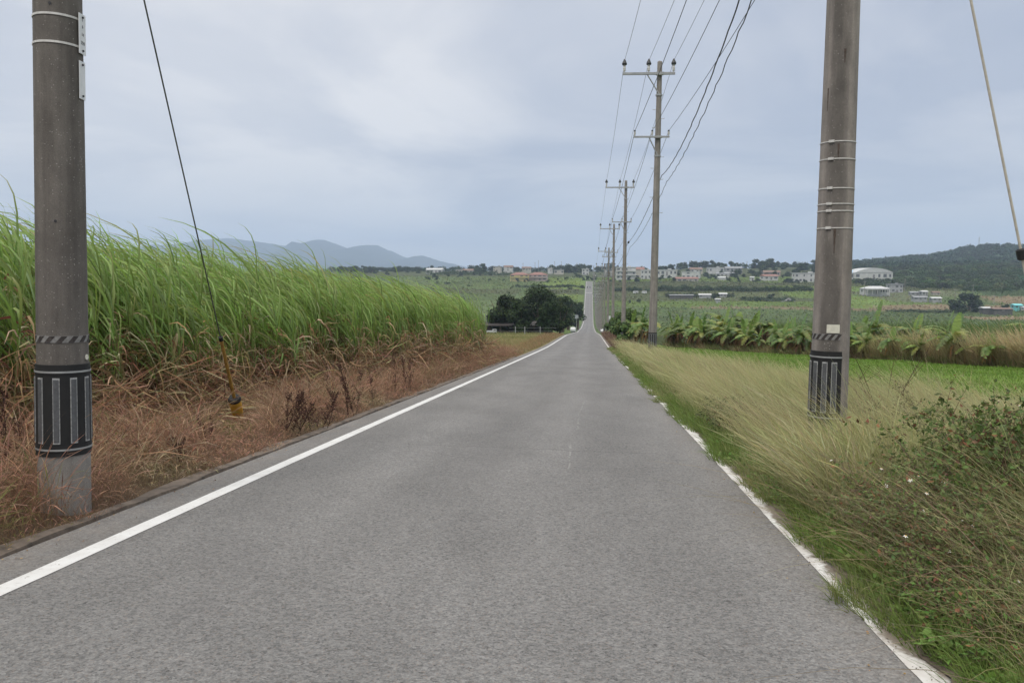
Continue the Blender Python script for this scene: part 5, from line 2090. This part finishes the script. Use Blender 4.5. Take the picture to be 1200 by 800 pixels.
def house(label, px, pb, wpx, hpx, Y, roof, wm_, rm_, storeys=1, nwin=3, depth=None, cat='house', name='house', rz=None, balcony=False, porch=False, group='houses of the far town'):
    q = at(px, pb, Y)
    W, Hh = wpx * Y / 960, hpx * Y / 960
    D = depth or max(5.0, W * 0.65)
    o = thing(name, label, cat, (q[0], Y, q[2]), random.uniform(-0.25, 0.25) if rz is None else rz, group)
    rh = 0.0
    if roof in ('gable', 'hip'):
        rh = min(Hh * 0.32, W * 0.2)
    elif roof == 'vault':
        rh = Hh * 0.42
    elif roof == 'flat':
        rh = min(0.5, Hh * 0.12)
    wh = Hh - rh
    sm = SM()
    sm.box((0, 0, wh / 2 - 1.5), (W, D, wh + 3.0))
    sm.obj('wall', wm_, o)
    sm = SM()
    e = 0.45
    if roof == 'flat':
        sm.box((0, 0, wh + rh / 2), (W + 0.7, D + 0.7, rh))
        sm.box((W * 0.2, D * 0.1, wh + rh + 0.45), (W * 0.16, D * 0.2, 0.9))
    elif roof == 'gable':
        a, b = W / 2 + e, D / 2 + e
        sm.quad((-a, -b, wh - 0.1), (a, -b, wh - 0.1), (a, 0, wh + rh), (-a, 0, wh + rh))
        sm.quad((a, b, wh - 0.1), (-a, b, wh - 0.1), (-a, 0, wh + rh), (a, 0, wh + rh))
        sm.quad((-a, -b, wh - 0.1), (-a, 0, wh + rh), (-a, b, wh - 0.1))
        sm.quad((a, -b, wh - 0.1), (a, b, wh - 0.1), (a, 0, wh + rh))
        sm.quad((-a, -b, wh - 0.1), (-a, b, wh - 0.1), (a, b, wh - 0.1), (a, -b, wh - 0.1))
    elif roof == 'hip':
        a, b = W / 2 + e, D / 2 + e
        c_ = max(0.3, a - b)
        sm.quad((-a, -b, wh), (a, -b, wh), (c_, 0, wh + rh), (-c_, 0, wh + rh))
        sm.quad((a, b, wh), (-a, b, wh), (-c_, 0, wh + rh), (c_, 0, wh + rh))
        sm.quad((-a, b, wh), (-a, -b, wh), (-c_, 0, wh + rh))
        sm.quad((a, -b, wh), (a, b, wh), (c_, 0, wh + rh))
        sm.quad((-a, -b, wh), (-a, b, wh), (a, b, wh), (a, -b, wh))
        sm.box((0, 0, wh - 0.07), (2 * a - 0.05, 2 * b - 0.05, 0.12))
    elif roof == 'vault':
        ns = 14
        pr = [(-W / 2 - 0.3 + (W + 0.6) * i / ns, wh + rh * sin(pi * i / ns) ** 0.8) for i in range(ns + 1)]
        for i in range(ns):
            (xa, za), (xb2, zb) = pr[i], pr[i + 1]
            sm.quad((xa, -D / 2 - 0.3, za), (xb2, -D / 2 - 0.3, zb), (xb2, D / 2, zb), (xa, D / 2, za))
            sm.quad((xa, -D / 2 - 0.3, wh), (xb2, -D / 2 - 0.3, wh), (xb2, -D / 2 - 0.3, zb), (xa, -D / 2 - 0.3, za))
    sm.obj('roof', rm_, o)
    sth = wh / storeys
    for s_ in range(storeys):
        if balcony and s_ > 0:
            sm = SM()
            sm.box((0, -D / 2 - 0.6, s_ * sth), (W * 0.96, 1.2, 0.18))
            sm.box((0, -D / 2 - 1.16, s_ * sth + 0.5), (W * 0.96, 0.1, 0.85))
            sm.obj('balcony', wm_, o)
        for i in range(nwin):
            x = -W / 2 + W * (i + 0.5) / nwin + random.uniform(-0.05, 0.05) * W / nwin
            if random.random() < 0.28:
                continue
            ww = W / nwin * random.uniform(0.35, 0.7)
            hw = sth * random.uniform(0.40, 0.52)
            sm = SM()
            if s_ == 0 and i == nwin // 2:
                sm.box((x, -D / 2 - 0.02, sth * 0.36), (min(ww, 1.6), 0.10, sth * 0.72))
                sm.obj('door', DOORM, o)
            else:
                sm.box((x, -D / 2 - 0.02, s_ * sth + sth * 0.55), (ww, 0.08, hw))
                sm.obj('window', GLASS, o)
    for sx in (-1, 1):
        sm = SM()
        sm.box((sx * (W / 2 + 0.01), 0, (storeys - 1) * sth + sth * 0.55), (0.08, D * 0.25, sth * 0.42))
        sm.obj('window', GLASS, o)
    if porch:
        sm = SM()
        sm.box((-W * 0.05, -D / 2 - 1.6, wh * 0.84), (W * 0.8, 3.2, 0.2))
        sm.obj('porch_roof', rm_, o)
        for i in range(5):
            sm = SM()
            sm.box((-W * 0.05 - W * 0.38 + W * 0.76 * i / 4, -D / 2 - 3.0, wh * 0.37), (0.3, 0.3, wh * 0.9))
            sm.obj('porch_post', wm_, o)
    return o


house('yellow two storey house with red roof and balcony on the far left ridge', 609, 328.5, 22, 9.5, 700, 'hip', WALL_Y, ROOF_R, 2, 4, None, balcony=True, rz=0.05)
house('pinkish two storey house with red roof directly right of the yellow one', 630.5, 328.5, 22, 9.5, 704, 'hip', WALL_P, ROOF_R, 2, 4, None, balcony=True, rz=-0.04)
house('long low white hall with a shallow roof, leftmost on the far ridge', 510, 320, 19, 6, 860, 'gable', WALL_W, ROOF_W, 1, 4, 14, rz=0)
house('low brownish house with pale roof left of the dark round trees', 549, 320, 12, 5, 880, 'gable', WALL_C, ROOF_B, 1, 3)
house('small flat cream house beside the low brownish one', 539, 319.5, 10, 4, 890, 'flat', WALL_C, ROOF_G, 1, 3)
house('pale flat roofed house high behind the yellow house', 583, 318, 9, 6, 890, 'flat', WALL_C, ROOF_G, 2, 3)
house('white house with brown roof above the yellow house', 596, 317, 10, 6, 900, 'gable', WALL_W, ROOF_B, 2, 3)
house('grey flat house on the ridge right of the pinkish one', 655, 321, 11, 5, 850, 'flat', WALL_C, ROOF_G, 1, 3)
house('low pale house behind the pinkish one', 617, 317, 10, 4.5, 905, 'gable', WALL_C, ROOF_B, 1, 3)
house('small white block among trees left of the road top', 645, 318, 5, 4, 880, 'flat', WALL_W, ROOF_W, 1, 2)
house('narrow white house at the top of the road', 686, 322, 8, 7, 845, 'flat', WALL_W, ROOF_W, 2, 2)
house('large white apartment block left of the second pole', 733, 327, 22, 14, 730, 'flat', WALL_W, ROOF_W, 3, 5, 14, cat='building', name='apartment_block', balcony=True, rz=0.03)
house('white house with red gable roof behind the apartment block', 747, 324, 14, 11, 760, 'gable', WALL_C, ROOF_R, 2, 3, rz=0.2)
house('white block right beside the second pole', 757, 327, 12, 11, 735, 'flat', WALL_W, ROOF_W, 2, 3)
house('low white house right of the second pole', 780, 323, 24, 7, 780, 'flat', WALL_W, ROOF_W, 1, 5, 10)
house('low house with wide brownish red roof at the foot of the town', 804, 330.2, 25, 5.5, 690, 'gable', WALL_C, ROOF_R, 1, 4, rz=0.1)
house('white two storey house above the wide reddish roof', 810, 325.5, 20, 7.5, 760, 'flat', WALL_W, ROOF_W, 2, 4)
house('brown roofed house behind the white two storey house', 815, 319.5, 14, 6, 850, 'gable', WALL_C, ROOF_B, 1, 3)
house('white flat block highest in the middle of the town', 838, 319, 17, 5.5, 850, 'flat', WALL_W, ROOF_W, 1, 4)
house('long white house with grey roof below the highest block', 849, 324, 18, 5, 800, 'gable', WALL_W, ROOF_G, 1, 4)
house('grey roofed house at the right of the highest block', 859, 318, 18, 5.5, 860, 'gable', WALL_G, ROOF_G, 1, 4)
house('small shed with pale roof below the long white house', 847, 328, 11, 4, 720, 'gable', WALL_W, ROOF_W, 1, 2)
house('brown roofed pale house on the ridge left of the thick pole', 904, 323, 18, 6, 800, 'gable', WALL_P, ROOF_B, 1, 4)
house('house with bright red roof below the brown roofed one', 901, 328, 17, 6.5, 730, 'gable', WALL_W, ROOF_R, 1, 3, rz=0.3)
house('small white garage left of the red roofed house', 881, 329, 4, 5, 725, 'gable', WALL_W, ROOF_W, 1, 1)
house('long white school block left of the thick pole', 944, 331, 27, 11, 700, 'flat', WALL_W, ROOF_W, 2, 7, 12, cat='building', name='school_block', rz=0.0)
house('large white gymnasium with an arched pale roof behind the thick pole', 1017, 327, 40, 12.5, 720, 'vault', WALL_W, ROOF_W, 1, 7, 30, cat='building', name='gymnasium', rz=0.0)
house('long white hall with blue roof attached left of the gymnasium', 985, 327, 34, 10, 722, 'gable', WALL_W, ROOF_BL, 1, 6, 22, cat='building', name='hall', rz=0.0)
house('white bungalow with pale roof and open porch below the gymnasium', 1025, 344, 28, 8.5, 566, 'hip', WALL_W, ROOF_W, 1, 5, 9, porch=True, rz=0.0, group='houses of the right-hand slope')
house('grey concrete two storey house right of the white bungalow', 1048, 342.5, 13, 9.5, 585, 'flat', WALL_G, ROOF_G, 2, 3, 8, rz=0.1, group='houses of the right-hand slope')
for (px, pb, wp, hp, Y, wmm, rmm, lb) in (
        (1071, 345.5, 9, 4, 560, WALL_G, ROOF_G, 'grey shed right of the concrete house'),
        (1082, 346, 6, 5.5, 556, WALL_G, ROOF_W, 'taller small shed with pale roof among the grey sheds'),
        (1096, 345, 7, 3.5, 565, WALL_C, ROOF_B, 'brown roofed small shed farthest right of the sheds'),
        (1077, 351, 14, 4, 528, WALL_G, ROOF_G, 'low dark shed below the small sheds'),
        (1096, 352, 10, 4, 524, WALL_G, ROOF_W, 'low shed with a pale sheet roof, right below the sheds'),
        (1154, 363.5, 8, 4.0, 470, WALL_D, ROOF_W, 'small barn with pale roof beside the dark clump of trees'),
        (1172, 364, 20, 3.4, 468, WALL_D, ROOF_B, 'long low open barn right of the dark clump of trees'),
        (1191, 361.5, 8, 5.5, 490, TURQ, TURQ, 'turquoise sheet metal shed at the right frame edge'),
        (1197, 362.5, 5, 3.5, 489, WALL_W, ROOF_W, 'small white tank shed beside the turquoise one'),
        (826, 348, 13, 4, 545, WALL_G, ROOF_W, 'pale roofed field shed in the scrub'),
        (847, 347, 8, 4, 550, WALL_G, ROOF_W, 'small field shed with white sheet roof right of the pale roofed one'),
        (798, 347, 26, 2.0, 545, WALL_D, ROOF_G, 'long low grey field wall shed left of the pale roofed shed'),
        (841, 352, 5, 2.4, 520, WALL_G, ROOF_W, 'small white field hut below the sheds')):
    house(lb, px, pb, wp, hp, Y, 'gable', wmm, rmm, 1, 2 if wp < 12 else 3, cat='shed', name='shed', rz=random.uniform(-0.1, 0.1), group='sheds in the far fields')
# grey heap
gp = ground_hit(924, 353.5, 1200)
o = thing('stone_heap', 'grey heap of stones at the mound end in the far field', 'heap', gp)
sm = SM()
for k in range(26):
    a = random.uniform(0, 6.28)
    d = abs(random.gauss(0, 1.6))
    r_ = random.uniform(0.5, 1.0)
    sm.lathe((cos(a) * d * 1.3, sin(a) * d * 0.7, max(0, 1.6 - d * 0.7) - 0.3), [(r_ * 0.5, 0), (r_, r_ * 0.4), (r_ * 0.8, r_ * 0.9), (0.1, r_ * 1.1)], 7)
sm.obj('stones', M('grey_stone', (0.25, 0.24, 0.24), 0.9, 0.3, 1), o)

# white vehicles parked in the fields behind the poles
def van(label, px, py, col, rz=0.0):
    gp = ground_hit(px, py, 1200)
    o = thing('parked_van', label, 'van', gp, rz, 'vans parked in the far field')
    prof = [(-1.65, 0.35), (-1.65, 1.15), (-1.25, 1.80), (1.55, 1.85), (1.65, 1.2), (1.65, 0.35)]
    sm = SM()
    for i in range(len(prof)):
        a, b = prof[i], prof[(i + 1) % len(prof)]
        sm.quad((a[0], -0.72, a[1]), (a[0], 0.72, a[1]), (b[0], 0.72, b[1]), (b[0], -0.72, b[1]))
    sm.quad(*[(x, -0.72, z) for x, z in prof])
    sm.quad(*[(x, 0.72, z) for x, z in reversed(prof)])
    sm.obj('body', col, o)
    for (x0, x1) in ((-1.2, -0.35), (-0.25, 0.6), (0.7, 1.4)):
        sm = SM()
        sm.box(((x0 + x1) / 2, -0.73, 1.45), (x1 - x0, 0.03, 0.45))
        sm.obj('window', GLASS, o)
    for x in (-1.1, 1.1):
        for y in (-0.68, 0.68):
            sm = SM()
            sm.tube([(x, y - 0.09, 0.30), (x, y + 0.09, 0.30)], 0.30, 12)
            sm.obj('wheel', BLACK, o)
    return o


CARW = M('white_car_paint', (0.70, 0.70, 0.70), 0.35, 0.05, 2)
van('white van parked in the field left of the second pole', 745, 344, CARW, 0.1)
van('white van parked nearer the second pole', 755, 344, CARW, -0.15)

# white round bales, sign and board by the road
def bale(label, px, py, Y, r):
    q = at(px, py, Y)
    z = float(H(q[0], Y))
    o = thing('wrapped_bale', label, 'bale', (q[0], Y, z))
    sm = SM()
    sm.tube([(-r * 0.95, 0, r), (-r * 0.85, 0, r), (0, 0, r), (r * 0.85, 0, r), (r * 0.95, 0, r)], [r * 0.8, r * 0.97, r, r * 0.97, r * 0.8], 18)
    sm.obj('wrapping', M('white_film', (0.58, 0.59, 0.59), 0.4, 0.06, 3), o, True)


bale('white wrapped round bale by the road beyond the grove', 671.5, 386, 190, 0.62)
bale('white wrapped bale right of the road beside the pole cluster', 706, 373, 200, 0.45)
bale('small white wrapped bale at the foot of the pole cluster', 706, 386, 170, 0.40)
q = at(712, 372, 205)
z = float(H(q[0], 205))
o = thing('notice_board', 'plain white upright board behind the right-hand poles', 'board', (q[0], 205, z))
sm = SM()
sm.box((0.25, 0, 3.0), (0.95, 0.08, 2.2))
sm.obj('panel', WHITEP, o)
for x in (-0.1, 0.6):
    sm = SM()
    sm.box((x, 0.08, 1.5), (0.08, 0.08, 4.0))
    sm.obj('post', STEEL, o)
q = at(676, 371, 215)
z = float(H(q[0], 215))
o = thing('road_sign', 'small grey blank road sign left of the dipping road', 'sign', (q[0] - 0.1, 215, z))
sm = SM()
sm.box((0, 0, q[2] - z), (0.95, 0.04, 0.95))
sm.obj('panel', M('sign_grey', (0.30, 0.32, 0.33), 0.5, 0.1, 3), o)
sm = SM()
sm.tube([(0, 0.06, -0.2), (0, 0.06, q[2] - z + 0.3)], 0.04, 8)
sm.obj('post', STEEL, o)

# cattle shed and fence under the grove
q = at(606, 385, 126)
z = float(H(q[0], 126))
o = thing('cattle_shed', 'long dark open shed under the trees of the grove', 'shed', (q[0], 127, z), 0.03)
sm = SM()
sm.quad((-5.2, -2, 1.35), (5.2, -2, 1.35), (5.2, 2, 1.8), (-5.2, 2, 1.8))
sm.quad((-5.2, 2, 1.72), (5.2, 2, 1.72), (5.2, -2, 1.27), (-5.2, -2, 1.27))
sm.quad((-5.2, -2, 1.27), (5.2, -2, 1.27), (5.2, -2, 1.35), (-5.2, -2, 1.35))
sm.obj('roof', M('dark_roof', (0.05, 0.042, 0.038), 0.9, 0.3, 1), o)
sm = SM()
sm.box((0, 1.9, 0.4), (10.2, 0.15, 2.4))
sm.box((0, -1.9, 0.1), (10.2, 0.12, 0.9))
sm.obj('wall', M('dark_boards', (0.045, 0.036, 0.032), 0.9, 0.3, 2), o)
for x in (-5.2, -2.6, 0, 2.6, 4.9):
    sm = SM()
    sm.box((x, -1.7, 0.4), (0.14, 0.14, 1.8))
    sm.obj('post', TRUNK, o)
q = at(581, 384, 121)
z = float(H(q[0], 121))
q = at(579.5, 384, 121)
van_o = thing('parked_truck', 'small white truck front showing at the left end of the dark shed', 'truck', (q[0], 121, z), 0.2)
van_o.scale = (0.55, 0.6, 0.6)
sm = SM()
sm.box((0, 0, 0.75), (1.0, 1.3, 0.8))
sm.box((-1.3, 0, 0.6), (1.7, 1.3, 0.4))
sm.obj('body', M('greyed_white_paint', (0.42, 0.42, 0.42), 0.5, 0.1, 2), van_o)
sm = SM()
sm.box((0.0, -0.66, 0.98), (0.6, 0.04, 0.26))
sm.obj('window', GLASS, van_o)
for x in (0.2, -1.6):
    sm = SM()
    sm.tube([(x, -0.68, 0.26), (x, -0.5, 0.26)], 0.26, 12)
    sm.obj('wheel', BLACK, van_o)
q0_, q1_ = at(596, 388, 118), at(652, 389, 118)
o = thing('field_fence', 'low fence with pale posts before the dark shed', 'fence', (q0_[0], 118, float(H(q0_[0], 118))))
for px in (604, 615, 633):
    q = at(px, 388, 118)
    sm = SM()
    zz = float(H(q[0], 118)) - o.location[2]
    sm.box((q[0] - q0_[0], 0, zz + 0.45), (0.09, 0.09, 1.35))
    sm.obj('post', WALL_G, o)
sm = SM()
for hz_ in (0.45, 0.95):
    sm.box(((q1_[0] - q0_[0]) / 2, 0.1, hz_), (q1_[0] - q0_[0], 0.02, 0.02))
sm.obj('wire', STEEL, o)

# two walkers far up the road
SKIN = M('skin', (0.35, 0.22, 0.16), 0.7, 0.05, 5)
CL1 = M('dark_clothes', (0.035, 0.035, 0.045), 0.9, 0.1, 5)
CL2 = M('blue_grey_clothes', (0.06, 0.07, 0.10), 0.9, 0.1, 5)


def walker(label, px, py, cl):
    gp = ground_hit(px, py, 1000)
    o = thing('person', label, 'person', gp, 0.1, 'walkers on the far road')
    vs = [(0, 0, .92), (0, 0, 1.15), (0, 0, 1.40), (0, 0, 1.52), (0, 0.02, 1.64), (0, 0.02, 1.72),
          (.18, 0, 1.40), (.24, .05, 1.12), (.23, -.08, .88), (-.18, 0, 1.40), (-.24, -.05, 1.12), (-.23, .1, .88),
          (.10, 0, .88), (.11, -.12, .48), (.11, .02, .08), (.11, -.13, .04), (-.10, 0, .88), (-.11, .14, .48), (-.11, .28, .10), (-.11, .16, .04)]
    es = [(0, 1), (1, 2), (2, 3), (3, 4), (4, 5), (2, 6), (6, 7), (7, 8), (2, 9), (9, 10), (10, 11), (0, 12), (12, 13), (13, 14), (14, 15), (0, 16), (16, 17), (17, 18), (18, 19)]
    rs = [.15, .14, .17, .06, .10, .09, .07, .05, .04, .07, .05, .04, .09, .065, .045, .035, .09, .065, .045, .035]
    me = bpy.data.meshes.new('body')
    me.from_pydata(vs, es, [])
    b = link('body', me, cl, o)
    md = b.modifiers.new('skin', 'SKIN')
    for i, v in enumerate(me.skin_vertices[0].data):
        v.radius = (rs[i], rs[i])
    me.skin_vertices[0].data[0].use_root = True
    b.modifiers.new('sub', 'SUBSURF').levels = 1
    sm = SM()
    sm.lathe((0, 0.01, 1.55), [(0.085, 0), (0.115, 0.08), (0.10, 0.18), (0.03, 0.23)], 10)
    sm.obj('hair', CL1, o, True)
    return o


walker('left one of two dark clothed people walking on the far climbing road', 688.3, 338.2, CL1)
walker('right one of two dark clothed people walking on the far climbing road', 691.4, 338.2, CL2)

# thin poles and masts on the skyline
for i, (px, base, top, Y, lb) in enumerate(((613, 320, 308, 900, 'thin pole above the yellow house'), (627, 318, 307, 930, 'thin skyline pole above the pinkish house'),
                                    (631, 318, 305, 930, 'taller skyline pole above the pinkish house'), (650, 318, 306, 950, 'thin skyline pole with crossbar left of the road'),
                                    (658, 318, 306, 950, 'second thin skyline pole left of the road'), (676, 318, 308, 940, 'thin pole by the road top'),
                                    (793, 327, 313, 760, 'thin pole in the town right of the second pole'), (855, 330, 316, 740, 'thin pole right of the small sheds in town'),
                                    (870, 328, 308, 800, 'thin pole on the skyline gap'), (875, 326, 306, 850, 'tallest thin pole in the skyline gap'), (892, 331, 317, 720, 'thin pole beside the red roofed house'),
                                    (926, 330, 318, 720, 'thin pole left of the school block'), (1060, 343, 326, 600, 'thin pole right of the concrete house'), (1013, 345, 329, 560, 'thin pole left of the white bungalow'),
                                    (1119, 352, 338, 520, 'thin pole behind the dark clump'), (1140, 347, 333, 560, 'pale thin pole above the dark clump'), (1165, 353, 345, 510, 'short pole above the low barn'))):
    q, t2 = at(px, base, Y), at(px, top, Y)
    hgt = t2[2] - q[2]
    o = thing('distant_pole', lb, 'utility pole', q, 0, 'poles around the far town')
    sm = SM()
    sm.tube([(0, 0, -2), (0, 0, hgt)], [0.20, 0.13], 8)
    sm.obj('pole', POLE_FAR, o)
    sm = SM()
    sm.box((-0.2, -0.2, hgt - 0.8), (2.0, 0.14, 0.14))
    sm.obj('crossarm', STEEL, o)
q = at(1147, 290, 1495)
o = thing('radio_mast', 'thin lattice radio mast on top of the wooded hill', 'mast', (q[0], 1495, q[2] - 2))
sm = SM()
sm.tube([(0, 0, -6), (0, 0, 20)], [0.55, 0.30], 6)
sm.obj('mast', POLE_FAR, o)
for zz in (14, 17.5):
    sm = SM()
    sm.box((0, 0, zz), (1.6, 1.6, 0.5))
    sm.obj('platform', STEEL, o)

# ------------------------------------------------------------------ mountains
pxs = np.array([120, 180, 220, 250, 300, 340, 358, 372, 388, 400, 415, 440, 452, 466, 478, 490, 500, 515, 530, 545, 560, 590])
pys = np.array([292, 283, 278, 275, 280, 287, 280, 276, 283, 289, 284, 284, 290, 299, 301, 296, 298, 303, 307, 311, 315, 319])
mx = (pxs - 692) / 960 * 7000.0
mz = (318 - pys) / 960 * 7000.0
xs_ = np.linspace(-6800, -600, 160)
ys_ = np.linspace(5200, 8900, 60)


def mount(X, Y):
    base = np.interp(X, mx, mz, left=60, right=-30)
    t = np.abs(Y - 7000) / 1850
    prof = np.clip(1 - t, 0, 1) ** 0.9
    rid = 1 + 0.16 * noise(X, Y, 420, 30) * np.clip(t * 3, 0, 1) + 0.12 * noise(X, Y, 170, 31) * np.clip(t * 3, 0, 1)
    return base * prof * rid - 20 + 10 * (prof > 0) * noise(X, Y, 130, 32) * np.clip(prof, 0, .6)


structure(link('mountain', grid_mesh('mountain', xs_, ys_, mount, lambda X, Y: np.tile((0.020, 0.033, 0.028), (*X.shape, 1))), GROUND, smooth=True))

# ------------------------------------------------------------------ haze : one even box of thin air
HZ, nt, bs = new_mat('haze_air')
nt.nodes.remove(bs)
pv = nt.nodes.new('ShaderNodeVolumePrincipled')
pv.inputs['Color'].default_value = (0.64, 0.78, 1.0, 1)
pv.inputs['Density'].default_value = HAZE_DENSITY
pv.inputs['Anisotropy'].default_value = 0.0
nt.links.new(pv.outputs[0], nt.nodes['Material Output'].inputs['Volume'])
sm = SM()
sm.box((0, 4600, 190), (20000, 9900, 470))
hz_o = sm.obj('haze', HZ)
stuff(hz_o, 'thin even bluish air between the road and the far mountains', 'haze')

# ------------------------------------------------------------------ render settings
scene.view_settings.view_transform = 'Standard'
scene.view_settings.look = 'None'
scene.view_settings.gamma = 1
scene.view_settings.exposure = EXPOSURE
scene.render.engine = 'CYCLES'
scene.cycles.use_denoising = True
scene.cycles.denoising_input_passes = 'RGB_ALBEDO_NORMAL'
scene.cycles.denoising_prefilter = 'ACCURATE'
scene.cycles.max_bounces = 6
scene.cycles.diffuse_bounces = 3
scene.cycles.transmission_bounces = 3
scene.cycles.transparent_max_bounces = 4
scene.cycles.volume_bounces = 1
scene.cycles.use_adaptive_sampling = False
